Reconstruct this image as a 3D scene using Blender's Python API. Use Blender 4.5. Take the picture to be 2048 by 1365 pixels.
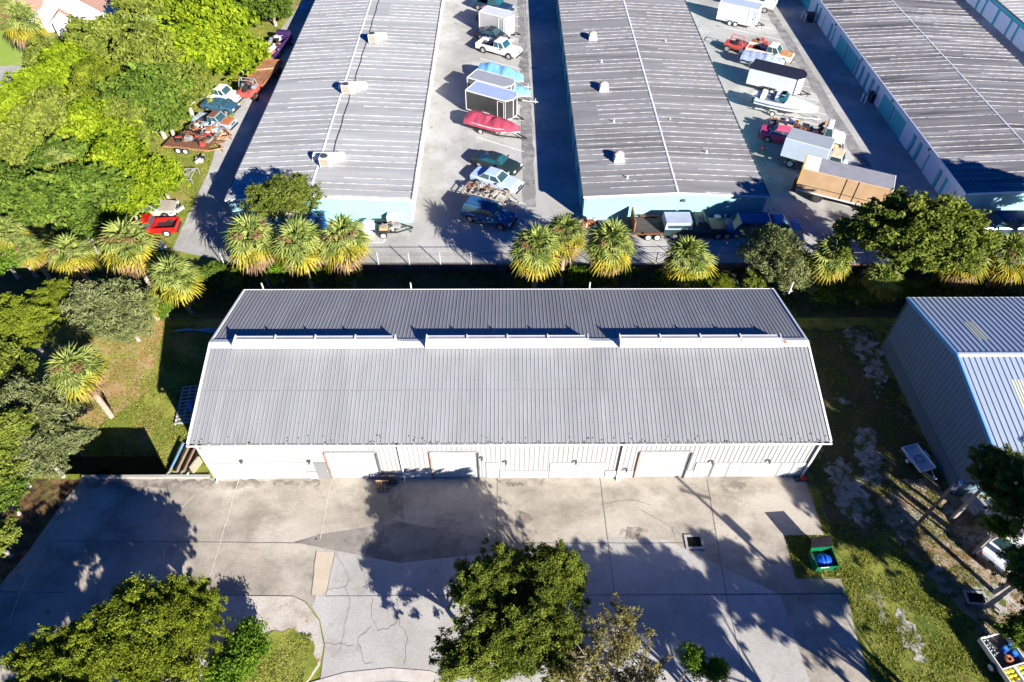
import bpy, bmesh, math, random
import numpy as np
from mathutils import Vector, Matrix
random.seed(7)
for o in list(bpy.data.objects): bpy.data.objects.remove(o)
S = bpy.context.scene
COL = S.collection
# ---------------- camera ----------------
H = 39.0; FPX = 1368.45
TH = math.radians(47.934); RO = math.radians(.2956); YA = math.radians(-.6086)
_cy, _sy = math.cos(YA), math.sin(YA)
_R0 = Vector((_cy, _sy, 0)); CF = Vector((-_sy*math.cos(TH), _cy*math.cos(TH), -math.sin(TH)))
_U0 = Vector((-_sy*math.sin(TH), _cy*math.sin(TH), math.cos(TH)))
CR = math.cos(RO)*_R0 + math.sin(RO)*_U0; CU = math.cos(RO)*_U0 - math.sin(RO)*_R0
cam = bpy.data.cameras.new('camera'); co = bpy.data.objects.new('camera', cam); COL.objects.link(co)
cam.sensor_width = 36; cam.lens = 36*FPX/2048; cam.clip_end = 2000
rm = Matrix((CR, CU, -CF)).transposed().to_4x4(); rm.translation = Vector((0, 0, H)); co.matrix_world = rm
S.camera = co
# ---------------- light ----------------
SD = Vector((1.40, -1.79, 1.0)).normalized()
w = bpy.data.worlds.new('World'); S.world = w; w.use_nodes = True
nt = w.node_tree; bg = nt.nodes['Background']; sk = nt.nodes.new('ShaderNodeTexSky'); sk.sky_type = 'NISHITA'; sk.sun_disc = False
sk.sun_elevation = math.asin(SD.z); sk.sun_rotation = math.atan2(SD.x, SD.y); sk.dust_density = .3; sk.ozone_density = 3; sk.air_density = 1
tn = nt.nodes.new('ShaderNodeMix'); tn.data_type = 'RGBA'; tn.blend_type = 'MULTIPLY'; tn.inputs[0].default_value = 1; tn.inputs[7].default_value = (.016,.30,.92,1)
nt.links.new(sk.outputs[0], tn.inputs[6]); nt.links.new(tn.outputs[2], bg.inputs[0]); bg.inputs[1].default_value = 0.05
sl = bpy.data.lights.new('sun', 'SUN'); sl.energy = 5.0; sl.angle = math.radians(.5); sl.color = (1, .955, .885)
so = bpy.data.objects.new('sun', sl); COL.objects.link(so); so.rotation_euler = (-SD).to_track_quat('-Z', 'Y').to_euler(); so.location = (60, -60, 60)
S.view_settings.view_transform = 'Standard'; S.view_settings.look = 'None'; S.view_settings.exposure = 1.36; S.view_settings.gamma = 1
S.render.engine = 'CYCLES'
# ---------------- picture measurement -> points of the place ----------------
def G(u, v, z=0.0):
    d = CF + CR*(u-1024)/FPX - CU*(v-682.5)/FPX
    t = (z-H)/d.z
    return Vector((d.x*t, d.y*t, z))
def zc(p): return (Vector((p[0], p[1], p[2]-H))).dot(CF)
# ---------------- materials ----------------
MC = {}
def M(name, c, r=.6, v=.12, s=2., m=0., b=0., c2=None, sx=(1, 1, 1), fine=0.):
    if name in MC: return MC[name]
    mt = bpy.data.materials.new(name); mt.use_nodes = True; n = mt.node_tree; L = n.links
    bs = n.nodes['Principled BSDF']; bs.inputs['Roughness'].default_value = r; bs.inputs['Metallic'].default_value = m
    tc = n.nodes.new('ShaderNodeTexCoord'); mp = n.nodes.new('ShaderNodeMapping'); mp.inputs['Scale'].default_value = sx
    L.new(tc.outputs['Object'], mp.inputs[0])
    no = n.nodes.new('ShaderNodeTexNoise'); no.inputs['Scale'].default_value = s; no.inputs['Detail'].default_value = 7; no.inputs['Roughness'].default_value = .62
    L.new(mp.outputs[0], no.inputs['Vector'])
    cr = n.nodes.new('ShaderNodeValToRGB'); L.new(no.outputs['Fac'], cr.inputs[0])
    cr.color_ramp.elements[0].position = .34; cr.color_ramp.elements[1].position = .66
    a = [max(0, x*(1-v)) for x in c]; e = c2 if c2 else [min(1, x*(1+v)) for x in c]
    cr.color_ramp.elements[0].color = (*a, 1); cr.color_ramp.elements[1].color = (*e, 1)
    out = cr.outputs[0]
    if fine:
        n2 = n.nodes.new('ShaderNodeTexNoise'); n2.inputs['Scale'].default_value = 9; n2.inputs['Detail'].default_value = 5; n2.inputs['Roughness'].default_value = .7
        L.new(tc.outputs['Object'], n2.inputs['Vector'])
        mr = n.nodes.new('ShaderNodeMapRange'); L.new(n2.outputs['Fac'], mr.inputs[0]); mr.inputs[1].default_value = .3; mr.inputs[2].default_value = .7; mr.inputs[3].default_value = 1-fine; mr.inputs[4].default_value = 1+fine
        mx = n.nodes.new('ShaderNodeMix'); mx.data_type = 'RGBA'; mx.blend_type = 'MULTIPLY'; mx.inputs[0].default_value = 1
        L.new(out, mx.inputs[6]); L.new(mr.outputs[0], mx.inputs[7]); out = mx.outputs[2]
    L.new(out, bs.inputs['Base Color'])
    if r >= .99: bs.inputs['Specular IOR Level'].default_value = 0
    if b:
        bu = n.nodes.new('ShaderNodeBump'); bu.inputs['Strength'].default_value = b; bu.inputs['Distance'].default_value = .05
        n3 = n.nodes.new('ShaderNodeTexNoise'); n3.inputs['Scale'].default_value = 6; n3.inputs['Detail'].default_value = 6; L.new(tc.outputs['Object'], n3.inputs['Vector'])
        L.new(n3.outputs['Fac'], bu.inputs['Height']); L.new(bu.outputs[0], bs.inputs['Normal'])
    MC[name] = mt; return mt
def paint(c, r=.35, v=.06, m=0): return M('paint_%d_%d_%d_%d' % (c[0]*255, c[1]*255, c[2]*255, r*100), c, r, v, 1.5, m)
def layered(name, cols, scales, r=.9, b=0., speck=.12, stretch=(1, 1, 1), th=None):
    """base colour + successive noise-masked colours"""
    mt = bpy.data.materials.new(name); mt.use_nodes = True; n = mt.node_tree; L = n.links
    bs = n.nodes['Principled BSDF']; bs.inputs['Roughness'].default_value = r; bs.inputs['Specular IOR Level'].default_value = .25
    tc = n.nodes.new('ShaderNodeTexCoord'); mp = n.nodes.new('ShaderNodeMapping'); mp.inputs['Scale'].default_value = stretch; L.new(tc.outputs['Object'], mp.inputs[0])
    cur = None
    for i, c in enumerate(cols):
        if i == 0:
            rgb = n.nodes.new('ShaderNodeRGB'); rgb.outputs[0].default_value = (*c, 1); cur = rgb.outputs[0]; continue
        no = n.nodes.new('ShaderNodeTexNoise'); no.inputs['Scale'].default_value = scales[i-1]; no.inputs['Detail'].default_value = 8; no.inputs['Roughness'].default_value = .65
        off = n.nodes.new('ShaderNodeVectorMath'); off.operation = 'ADD'; off.inputs[1].default_value = (i*13.7, i*7.1, i*3.3); L.new(mp.outputs[0], off.inputs[0]); L.new(off.outputs[0], no.inputs['Vector'])
        mr = n.nodes.new('ShaderNodeMapRange'); lo, hi = (th[i-1] if th else (.48, .6)); mr.inputs[1].default_value = lo; mr.inputs[2].default_value = hi; L.new(no.outputs['Fac'], mr.inputs[0])
        mx = n.nodes.new('ShaderNodeMix'); mx.data_type = 'RGBA'; L.new(mr.outputs[0], mx.inputs[0]); L.new(cur, mx.inputs[6]); mx.inputs[7].default_value = (*c, 1); cur = mx.outputs[2]
    n2 = n.nodes.new('ShaderNodeTexNoise'); n2.inputs['Scale'].default_value = 14; n2.inputs['Detail'].default_value = 4; n2.inputs['Roughness'].default_value = .8; L.new(tc.outputs['Object'], n2.inputs['Vector'])
    mr = n.nodes.new('ShaderNodeMapRange'); L.new(n2.outputs['Fac'], mr.inputs[0]); mr.inputs[1].default_value = .3; mr.inputs[2].default_value = .7; mr.inputs[3].default_value = 1-speck; mr.inputs[4].default_value = 1+speck
    mx = n.nodes.new('ShaderNodeMix'); mx.data_type = 'RGBA'; mx.blend_type = 'MULTIPLY'; mx.inputs[0].default_value = 1; L.new(cur, mx.inputs[6]); L.new(mr.outputs[0], mx.inputs[7])
    L.new(mx.outputs[2], bs.inputs['Base Color'])
    if b:
        bu = n.nodes.new('ShaderNodeBump'); bu.inputs['Strength'].default_value = b; bu.inputs['Distance'].default_value = .08; L.new(n2.outputs['Fac'], bu.inputs['Height']); L.new(bu.outputs[0], bs.inputs['Normal'])
    MC[name] = mt; return mt
def leafmat(name, c, tr=.45, c2=None):
    mt = bpy.data.materials.new(name); mt.use_nodes = True; n = mt.node_tree; L = n.links
    n.nodes.remove(n.nodes['Principled BSDF']); out = n.nodes['Material Output']
    at = n.nodes.new('ShaderNodeAttribute'); at.attribute_name = 'tint'
    mx = n.nodes.new('ShaderNodeMix'); mx.data_type = 'RGBA'; L.new(at.outputs['Fac'], mx.inputs[0]); mx.inputs[6].default_value = (*c, 1); mx.inputs[7].default_value = (*(c2 or [x*1.6 for x in c]), 1)
    df = n.nodes.new('ShaderNodeBsdfDiffuse'); tl = n.nodes.new('ShaderNodeBsdfTranslucent'); L.new(mx.outputs[2], df.inputs[0])
    ml = n.nodes.new('ShaderNodeMix'); ml.data_type = 'RGBA'; ml.blend_type = 'MULTIPLY'; ml.inputs[0].default_value = 1; L.new(mx.outputs[2], ml.inputs[6]); ml.inputs[7].default_value = (1.2, 1.25, .5, 1); L.new(ml.outputs[2], tl.inputs[0])
    ms = n.nodes.new('ShaderNodeMixShader'); ms.inputs[0].default_value = tr; L.new(df.outputs[0], ms.inputs[1]); L.new(tl.outputs[0], ms.inputs[2]); L.new(ms.outputs[0], out.inputs[0])
    MC[name] = mt; return mt
# ---------------- mesh builder ----------------
class MB:
    def __init__(s): s.v = []; s.f = []; s.mi = []; s.m = 0
    def add(s, vs, fs):
        b = len(s.v); s.v += [tuple(x) for x in vs]; s.f += [tuple(i+b for i in f) for f in fs]; s.mi += [s.m]*len(fs); return s
    def box(s, x0, x1, y0, y1, z0, z1):
        return s.add([(x0,y0,z0),(x1,y0,z0),(x1,y1,z0),(x0,y1,z0),(x0,y0,z1),(x1,y0,z1),(x1,y1,z1),(x0,y1,z1)], [(0,3,2,1),(4,5,6,7),(0,1,5,4),(1,2,6,5),(2,3,7,6),(3,0,4,7)])
    def taper(s, x0, x1, y0, y1, z0, z1, ax=0, ay=0, bx=0):
        return s.add([(x0,y0,z0),(x1,y0,z0),(x1,y1,z0),(x0,y1,z0),(x0+bx,y0+ay,z1),(x1-ax,y0+ay,z1),(x1-ax,y1-ay,z1),(x0+bx,y1-ay,z1)], [(0,3,2,1),(4,5,6,7),(0,1,5,4),(1,2,6,5),(2,3,7,6),(3,0,4,7)])
    def quad(s, a, b, c, d): return s.add([a, b, c, d], [(0,1,2,3)])
    def tri(s, a, b, c): return s.add([a, b, c], [(0,1,2)])
    def bar(s, p, q, r, r2=None, n=6):
        p = Vector(p); q = Vector(q); d = (q-p); 
        if d.length < 1e-6: return s
        d.normalize(); a = d.orthogonal().normalized(); b = d.cross(a); r2 = r if r2 is None else r2; vs = []
        for c, rr in ((p, r), (q, r2)):
            for i in range(n):
                t = 2*math.pi*i/n; vs.append(c+a*math.cos(t)*rr+b*math.sin(t)*rr)
        return s.add(vs, [tuple(reversed(range(n))), tuple(range(n, 2*n))]+[(i, (i+1) % n, n+(i+1) % n, n+i) for i in range(n)])
    def beam(s, p, q, wd, h):
        p = Vector(p); q = Vector(q); d = (q-p).normalized(); up = Vector((0,0,1))
        if abs(d.z) > .95: up = Vector((0,1,0))
        sd = d.cross(up).normalized()*wd/2; u = sd.cross(d).normalized()*h/2; vs = [c+a*sd+b*u for c in (p, q) for a, b in ((-1,-1),(1,-1),(1,1),(-1,1))]
        return s.add(vs, [(3,2,1,0),(4,5,6,7),(0,1,5,4),(1,2,6,5),(2,3,7,6),(3,0,4,7)])
    def loft(s, rings, cap=True):
        n = len(rings[0]); vs = [p for r in rings for p in r]; fs = []
        for k in range(len(rings)-1):
            for i in range(n): fs.append((k*n+i, k*n+(i+1) % n, (k+1)*n+(i+1) % n, (k+1)*n+i))
        if cap: fs.append(tuple(reversed(range(n)))); fs.append(tuple(range((len(rings)-1)*n, len(rings)*n)))
        return s.add(vs, fs)
    def cyl(s, c, r, h, n=16, axis='z', r2=None):
        c = Vector(c); d = {'x': Vector((1,0,0)), 'y': Vector((0,1,0)), 'z': Vector((0,0,1))}[axis]
        return s.bar(c-d*h/2, c+d*h/2, r, r2, n)
    def prism(s, pts, z0, z1):
        n = len(pts); return s.add([(x,y,z0) for x,y in pts]+[(x,y,z1) for x,y in pts], [tuple(reversed(range(n))), tuple(range(n,2*n))]+[(i,(i+1)%n,n+(i+1)%n,n+i) for i in range(n)])
    def build(s, name, mats, parent=None, smooth=False, loc=None, bev=0):
        me = bpy.data.meshes.new(name); me.from_pydata(s.v, [], s.f); me.validate()
        if not isinstance(mats, (list, tuple)): mats = [mats]
        for m in mats: me.materials.append(m)
        if len(mats) > 1 and len(me.polygons) == len(s.mi): me.polygons.foreach_set('material_index', s.mi)
        bm = bmesh.new(); bm.from_mesh(me); bmesh.ops.recalc_face_normals(bm, faces=bm.faces); bm.to_mesh(me); bm.free()
        if smooth: me.shade_smooth()
        o = bpy.data.objects.new(name, me); COL.objects.link(o)
        if parent: o.parent = parent
        if loc is not None: o.location = loc
        if bev:
            md = o.modifiers.new('bevel', 'BEVEL'); md.width = bev; md.segments = 1; md.limit_method = 'ANGLE'
        return o
def tag(o, label=None, cat=None, group=None, kind=None):
    if label: o['label'] = label
    if cat: o['category'] = cat
    if group: o['group'] = group
    if kind: o['kind'] = kind
    return o
def thing(name, label, cat, loc=(0,0,0), rz=0, group=None):
    o = bpy.data.objects.new(name, None); o.empty_display_size = .3; COL.objects.link(o); o.location = loc; o.rotation_euler = (0, 0, rz)
    return tag(o, label, cat, group)
def struct(o): o['kind'] = 'structure'; return o
def copy_tree(o, parent=None):
    c = o.copy(); COL.objects.link(c); c.parent = parent
    for ch in [x for x in bpy.data.objects if x.parent == o]: copy_tree(ch, c)
    return c
def wob(pts, amp=.15, step=.5, closed=True, seed=1):
    rn = random.Random(seed); out = []; n = len(pts)
    for i in range(n if closed else n-1):
        a = Vector(pts[i][:2]); b = Vector(pts[(i+1) % n][:2]); k = max(1, int((b-a).length/step)); pr = Vector((-(b-a).y, (b-a).x)).normalized()
        for j in range(k):
            t = j/k; out.append(a.lerp(b, t)+pr*rn.uniform(-amp, amp)*(0 if j == 0 else 1))
    if not closed: out.append(Vector(pts[-1][:2]))
    return out
def sheet(name, pts, z, mat, edge=0):
    bm = bmesh.new(); vs = [bm.verts.new((p[0], p[1], z)) for p in pts]; f = bm.faces.new(vs)
    if f.normal.z < 0: f.normal_flip()
    if edge:
        r = bmesh.ops.extrude_face_region(bm, geom=[f]); bmesh.ops.translate(bm, vec=(0,0,edge), verts=[x for x in r['geom'] if isinstance(x, bmesh.types.BMVert)])
    bmesh.ops.triangulate(bm, faces=bm.faces); bmesh.ops.recalc_face_normals(bm, faces=bm.faces)
    me = bpy.data.meshes.new(name); bm.to_mesh(me); bm.free(); me.materials.append(mat)
    if not edge and me.polygons[0].normal.z < 0: me.flip_normals()
    o = bpy.data.objects.new(name, me); COL.objects.link(o); return struct(o)
def px(*uv, z=0): return [G(u, v, z) for u, v in uv]
def strip(mb, pts, wd, z):
    pts = [Vector(p[:2]) for p in pts]
    for a, b in zip(pts[:-1], pts[1:]):
        if (b-a).length < 1e-4: continue
        n = Vector((-(b-a).y, (b-a).x)).normalized()*wd/2; e = (b-a).normalized()*wd*.3
        a2, b2 = a-e, b+e
        mb.quad((*(a2-n), z), (*(b2-n), z), (*(b2+n), z), (*(a2+n), z))
def jag(pts, amp, step, seed=0):
    rn = random.Random(seed); out = []
    for a, b in zip(pts[:-1], pts[1:]):
        a = Vector(a[:2]); b = Vector(b[:2]); k = max(1, int((b-a).length/step)); pr = Vector((-(b-a).y, (b-a).x)).normalized()
        for j in range(k): out.append(a.lerp(b, j/k)+pr*rn.uniform(-amp, amp))
    out.append(Vector(pts[-1][:2])); return out
# ================= SETTING =================
grass = layered('grass_green', [(.18,.22,.03), (.32,.32,.06), (.36,.25,.09), (.08,.11,.015)], [.5, .25, 1.6], b=1.0, speck=.45, th=[(.42,.6),(.52,.66),(.55,.7)])
grassR = layered('grass_right', [(.10,.14,.018), (.25,.26,.045), (.30,.25,.20), (.16,.11,.04), (.025,.04,.01)], [.6, .3, .7, 1.8], b=1.0, speck=.5, th=[(.4,.6),(.6,.7),(.55,.7),(.55,.7)])
dirt = layered('leaf_litter', [(.16,.09,.035), (.30,.19,.09), (.10,.11,.02), (.05,.03,.02)], [1.2, .4, 2.5], b=1., speck=.5)
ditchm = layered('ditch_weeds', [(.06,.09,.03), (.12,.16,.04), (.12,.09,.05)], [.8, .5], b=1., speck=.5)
sandm = layered('sand', [(.55,.50,.44), (.42,.36,.28), (.34,.20,.09)], [.9, 1.4], b=.6, speck=.2, th=[(.45,.65),(.58,.68)])
sandmix = layered('sand_in_grass', [(.10,.13,.025), (.50,.46,.42), (.20,.14,.07)], [1.6, 1.2], b=1., speck=.3, th=[(.42,.56),(.58,.68)])
lawn = layered('lawn', [(.26,.36,.05), (.32,.38,.09)], [.3], b=.3, speck=.15)
concA = layered('apron_concrete', [(.40,.352,.285), (.25,.22,.175), (.47,.42,.345), (.17,.15,.12)], [.30, .16, .7], r=.85, b=.2, speck=.22, th=[(.42,.62),(.5,.62),(.62,.74)], stretch=(1,1.3,1))
concB = layered('drive_concrete', [(.43,.41,.375), (.35,.33,.295), (.50,.48,.45), (.26,.24,.21)], [.3, .2, .9], r=.85, b=.2, speck=.19, th=[(.40,.66),(.5,.7),(.58,.78)])
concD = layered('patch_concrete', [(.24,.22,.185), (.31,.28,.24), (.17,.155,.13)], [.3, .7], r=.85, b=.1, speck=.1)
concY = M('strip_concrete', (.50,.42,.31), .85, .06, 1.2, fine=.06)
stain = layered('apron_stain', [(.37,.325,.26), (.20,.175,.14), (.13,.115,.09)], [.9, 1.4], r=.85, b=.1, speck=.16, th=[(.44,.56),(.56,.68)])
asph = layered('yard_asphalt', [(.41,.40,.37), (.31,.30,.27), (.47,.46,.43), (.11,.105,.10)], [.12, .25, .6], r=.9, b=.15, speck=.12, th=[(.42,.6),(.5,.62),(.62,.74)])
asphD = layered('yard_asphalt_worn', [(.22,.215,.205), (.15,.145,.14), (.30,.29,.275)], [.5, .9], r=.9, b=.2, speck=.22)
asphS = layered('street_asphalt', [(.33,.325,.31), (.26,.255,.24)], [.7], r=.9, b=.2, speck=.2)
white = M('line_paint', (.78,.77,.74), .7, .12, 4, fine=.1)
crackm = M('crack_dark', (.15,.14,.12), .95, .3, 5)
crackl = M('joint_light', (.60,.54,.44), .95, .15, 5)
# ground: one sheet with a drainage ditch along the yard edge
YF = 43.95
xs = [-500, -60] + [-40+4*i for i in range(32)] + [140, 500]
rows = [(-400,0),(0,0),(37.6,0),(39.2,-.45),(41.5,-.62),(YF-.05,-.62)]
gv = MB()
for i in range(len(xs)-1):
    for j in range(len(rows)-1):
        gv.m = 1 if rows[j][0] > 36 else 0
        (ya, za), (yb, zb) = rows[j], rows[j+1]; gv.quad((xs[i],ya,za),(xs[i+1],ya,za),(xs[i+1],yb,zb),(xs[i],yb,zb))
gv.m = 0; gv.quad((-500,YF-.05,-.62),(500,YF-.05,-.62),(500,YF,-.004),(-500,YF,-.004)); gv.quad((-500,YF,-.004),(500,YF,-.004),(500,900,-.004),(-500,900,-.004))
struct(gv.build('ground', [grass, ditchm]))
sheet('dark_mixed_ground', wob([(19.7,19.2),(20.0,36.3),(28.2,36.6),(28.2,21),(25.5,19)], .4, .5, seed=31), .009, layered('dark_mixed_ground', [(.06,.08,.02), (.14,.10,.055), (.50,.47,.44), (.09,.13,.02)], [.35, .5, .3], b=1., speck=.5, th=[(.42,.6),(.58,.68),(.55,.7)], stretch=(1.3,.7,1)))  # darker green, brown and sand mix between the two sheds
sheet('lawn_right', wob([(19.3,23.3),(19.6,36.5),(60,37),(60,-5),(16,-5),(19.2,11)], .1, .8, seed=3), .004, grassR)
sheet('yard_pavement', wob(px((345,500),(392,400),(415,350),(440,270),(500,160),(560,60),(600,8)), .1, 1, closed=False, seed=5)+[Vector((-27.6,140)), Vector((120,140)), Vector((120,YF+.02)), Vector((-23.5,YF+.3))], .004, asph)
# worn lanes in the yard
def lane(x0, x1, y0, y1, seed): sheet('yard_pavement_worn', wob([(x0,y0),(x1,y0),(x1,y1),(x0,y1)], .12, 1.2, seed=seed), .008, asphD)
lane(1.55, 2.75, 52, 120, 1); lane(35.3, 36.5, 52, 120, 2)
# parking lines & joint seams
lm = MB()
for k in range(17):
    b = Vector((1.75, 49.5+2.95*k)); d = Vector((math.cos(math.radians(-29)), math.sin(math.radians(-29))))
    a = b-d*5.6; strip(lm, [(a.x,a.y),(b.x,b.y)], .1, .012)
for k in range(16):
    b = Vector((35.1, 50.2+3.05*k)); d = Vector((math.cos(math.radians(-30)), math.sin(math.radians(-30)))); a = b-d*7.6
    strip(lm, [(a.x,a.y),(b.x,b.y)], .1, .012)
for seg in ([(740,486),(768,486)], [(768,486),(772,471)], [(1413,481),(1424,481)], [(1424,481),(1421,470)]): strip(lm, px(*seg), .12, .012)
struct(lm.build('parking_lines', white))
sm = MB()
for y in (64.5, 78, 92): strip(sm, [(-8.2,y),(6.6,y+.05)], .05, .011); strip(sm, [(23.6,y),(41,y)], .05, .011)
for p in ([(1047,0),(1080,380)], [(1076,382),(1145,428)], [(590,0),(445,330),(365,495)]): strip(sm, jag(px(*p), .03, 1, 3), .045, .011)
struct(sm.build('pavement_seams', M('seam', (.50,.485,.45), .9, .1)))
# house lawn and street at far left
sheet('lawn_far_left', wob(px((-60,60),(60,62),(75,130),(20,133),(-60,131)), .15, 1.), .006, lawn)
sheet('road_far_left', wob(px((-200,130),(40,132),(60,158),(20,215),(-200,215)), .1, 1.), .005, asph)
sheet('leaf_litter_left', wob(px((90,700),(235,660),(320,640),(330,700),(285,790),(200,850),(160,880),(100,850)), .35, .5, seed=11), .006, layered('litter_left', [(.42,.25,.10),(.32,.32,.07),(.48,.33,.17)], [.5,1.2], b=1., speck=.45))
sheet('leaf_litter_corner', wob(px((-80,960),(165,958),(110,1030),(60,1100),(0,1172),(-120,1250)), .12, .5, seed=12), .008, dirt)
sheet('leaf_litter_right', wob(px((1795,960),(1870,965),(1990,1060),(2120,1200),(2120,1420),(2030,1330),(1930,1230),(1850,1150),(1790,1080),(1750,1000)), .3, .5, seed=14), .014, layered('litter_right', [(.38,.29,.20),(.26,.14,.05),(.50,.44,.38),(.12,.10,.04)], [.9,.6,2.], b=1., speck=.5))
for i, P_ in enumerate([[(1685,665),(1720,655),(1760,700),(1775,760),(1755,800),(1725,740)], [(1700,860),(1740,855),(1775,930),(1740,985),(1715,930)], [(1650,910),(1700,925),(1735,1000),(1740,1050),(1700,1040),(1665,980)], [(1790,1230),(1815,1225),(1850,1290),(1855,1330),(1825,1320),(1805,1280)], [(1760,1222),(1775,1220),(1780,1245),(1765,1250)], [(1945,1180),(2010,1170),(2040,1210),(1990,1225)]]):
    sheet('sand_patch', wob(px(*P_), .45, .3, seed=20+i), .020, sandmix)
# concrete apron
ap = px((165,957))[0]; L0 = px((60,1100),(0,1172))
apron = [(-27.56,23.27),(19.39,23.27),(19.34,19.15),(16.95,19.1),(16.82,16.4),(19.5,16.37),(19.45,14.6),(19.3,13.4),(19.15,8),(18.6,3),(-2.6,3)]
apron += [tuple(p[:2]) for p in px((935,1372),(640,1365),(650,1290),(640,1240),(612,1203),(585,1192),(415,1190))] + [(-20.5,15.4),(-24,13.),(-27,10.5),(-38,8),(-38,14)] + [tuple(p[:2]) for p in reversed(px((60,1100),(0,1172),(-60,1240)))]
apron = apron[:-3] + [tuple(p[:2]) for p in px((-60,1240),(0,1172),(60,1100),(112,1025))]
sheet('concrete_apron', apron, .02, concA, edge=-.1)
drv = px((655,1090),(800,1127),(1000,1105),(1230,1075),(1330,1080),(1560,1190),(1620,1365),(935,1372),(640,1365),(650,1290),(640,1240),(625,1215),(632,1195))
drv = [tuple(p[:2]) for p in drv]
sheet('concrete_drive', drv, .024, concB)
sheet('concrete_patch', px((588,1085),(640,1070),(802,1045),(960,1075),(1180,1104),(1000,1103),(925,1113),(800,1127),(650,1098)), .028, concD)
sheet('concrete_strip', px((632,1103),(669,1106),(652,1192),(623,1190)), .028, concY)
# stains along the wall foot and drips
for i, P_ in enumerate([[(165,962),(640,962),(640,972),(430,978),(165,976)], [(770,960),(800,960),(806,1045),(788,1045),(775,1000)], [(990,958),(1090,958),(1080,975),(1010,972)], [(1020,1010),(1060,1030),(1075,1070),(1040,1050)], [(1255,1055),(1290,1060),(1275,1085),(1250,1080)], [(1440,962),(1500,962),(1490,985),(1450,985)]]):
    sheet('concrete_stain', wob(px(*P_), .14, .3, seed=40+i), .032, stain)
jt = MB(); jl = MB()
for p in ([(115,1082),(600,1087)], [(130,1186),(-40,1184)], [(650,1193),(1690,1188)], [(985,1087),(1368,1087)], [(1408,1190),(1690,1188)], [(995,957),(993,1087)], [(1200,957),(1229,1190),(1236,1365)], [(1414,960),(1452,1190),(1492,1365)], [(560,957),(660,957)]):
    strip(jt, jag(px(*p), .012, .6, 1), .035, .033)
for p in ([(478,958),(410,1190)], [(663,958),(641,1078)], [(58,1145),(20,1240)], [(95,1090),(60,1150)], [(390,990),(350,1030)]): strip(jl, jag(px(*p), .015, .5, 2), .045, .033)
for i, p in enumerate(([(645,1195),(655,1180),(690,1175),(700,1200),(690,1250),(680,1300)], [(745,1195),(742,1230),(755,1260),(780,1258),(795,1240),(795,1195)], [(795,1240),(815,1275),(808,1330)], [(745,1252),(715,1280),(730,1330),(745,1325)], [(650,1285),(705,1293)], [(1345,1055),(1360,1072),(1366,1080)], [(1410,1080),(1420,1062),(1432,1058)], [(1408,1098),(1430,1108),(1445,1113)], [(1280,1020),(1345,1055),(1350,1075)], [(1610,1190),(1625,1240),(1640,1275)], [(1655,1280),(1700,1278)], [(1510,1120),(1560,1128)], [(670,1100),(690,1140),(700,1160),(690,1175)], [(870,1045),(900,1040),(920,1050)], [(930,1150),(960,1190)], [(1200,1010),(1260,1000),(1300,1010)])):
    strip(jt, jag(px(*p), .06, .14, i), .018, .0335)
strip(jt, jag(px((670,1106),(652,1192)), .01, .5, 2), .03, .0335); strip(jt, jag(px((632,1103),(623,1190)), .02, .3, 2), .05, .0335)
struct(jt.build('pavement_joints', crackm)); struct(jl.build('pavement_joints_light', crackl))
# rim of the lot edge (slightly raised pale lip at left)
lip = MB(); lip.box(-27.6, -19.35, 23.27, 23.47, -.1, .14); struct(lip.build('pavement_lip', concB))
# planted island, curb, street
isl = px((413,1192),(588,1194),(610,1205),(638,1242),(647,1290),(640,1330),(612,1370))
isl = [tuple(p[:2]) for p in isl] + [(-13,8),(-24,8),(-27,10.4),(-24,12.9),(-20.5,15.3)]
sheet('island_sand', isl, .0, sandm, edge=.055)
sheet('island_lawn', wob(px((545,1262),(590,1262),(628,1285),(636,1330),(610,1368),(500,1420),(380,1420),(430,1300)), .12, .3, seed=9), .075, grass)
cb = MB(); arc = [G(u, v) for u, v in ((560,1400),(620,1366),(690,1346),(780,1337),(860,1343),(925,1366),(985,1400))]
arc2 = [G(u, v+24) for u, v in ((560,1400),(620,1366),(690,1346),(780,1337),(860,1343),(925,1366),(985,1400))]
for a, b, c, d in zip(arc[:-1], arc[1:], arc2[1:], arc2[:-1]):
    cb.add([(a.x,a.y,.02),(b.x,b.y,.02),(c.x,c.y,.02),(d.x,d.y,.02),(a.x,a.y,.05),(b.x,b.y,.05),(c.x,c.y,.045),(d.x,d.y,.045)], [(4,5,6,7),(0,1,5,4),(2,3,7,6)])
struct(cb.build('kerb', M('kerb_concrete', (.52,.47,.41), .85, .12, 1.5, fine=.08)))
sheet('street', [tuple(p[:2]) for p in reversed(arc2)]+[(-14,3),(-3,3)], .036, asphS)
# retaining wall of the yard + chain fence
rw = MB(); rw.box(-30, 90, YF-.12, YF+.02, -.7, .1)
tag(rw.build('retaining_wall', M('wall_brown', (.17,.085,.075), .85, .35, .5, c2=(.26,.17,.15), fine=.25)), 'low brown retaining wall between the storage yard and the dark ditch', 'wall')
gal = M('galvanised', (.62,.63,.62), .5, .1, 3, m=.3)
fe = thing('chain_link_fence', 'chain link fence of pale posts on top of the brown retaining wall', 'fence', (-24,YF-.05,.1))
fdk = M('fence_weathered', (.16,.15,.14), .8, .2, 3)
rail = MB(); rail.bar((0,0,1.25),(84,0,1.25),.025); rail.build('rail', fdk, fe)
wr = MB()
for z in (.1, .65): wr.bar((0,0,z),(84,0,z),.008, n=4)
for k in range(210): wr.bar((k*.4,0,.1),(k*.4+.4,0,1.25),.004,n=3); wr.bar((k*.4+.4,0,.1),(k*.4,0,1.25),.004,n=3)
wr.build('wire_mesh', fdk, fe)
pb = MB().bar((0,0,-.3),(0,0,1.35),.045,n=8)
p0 = pb.build('post', gal, fe)
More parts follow.
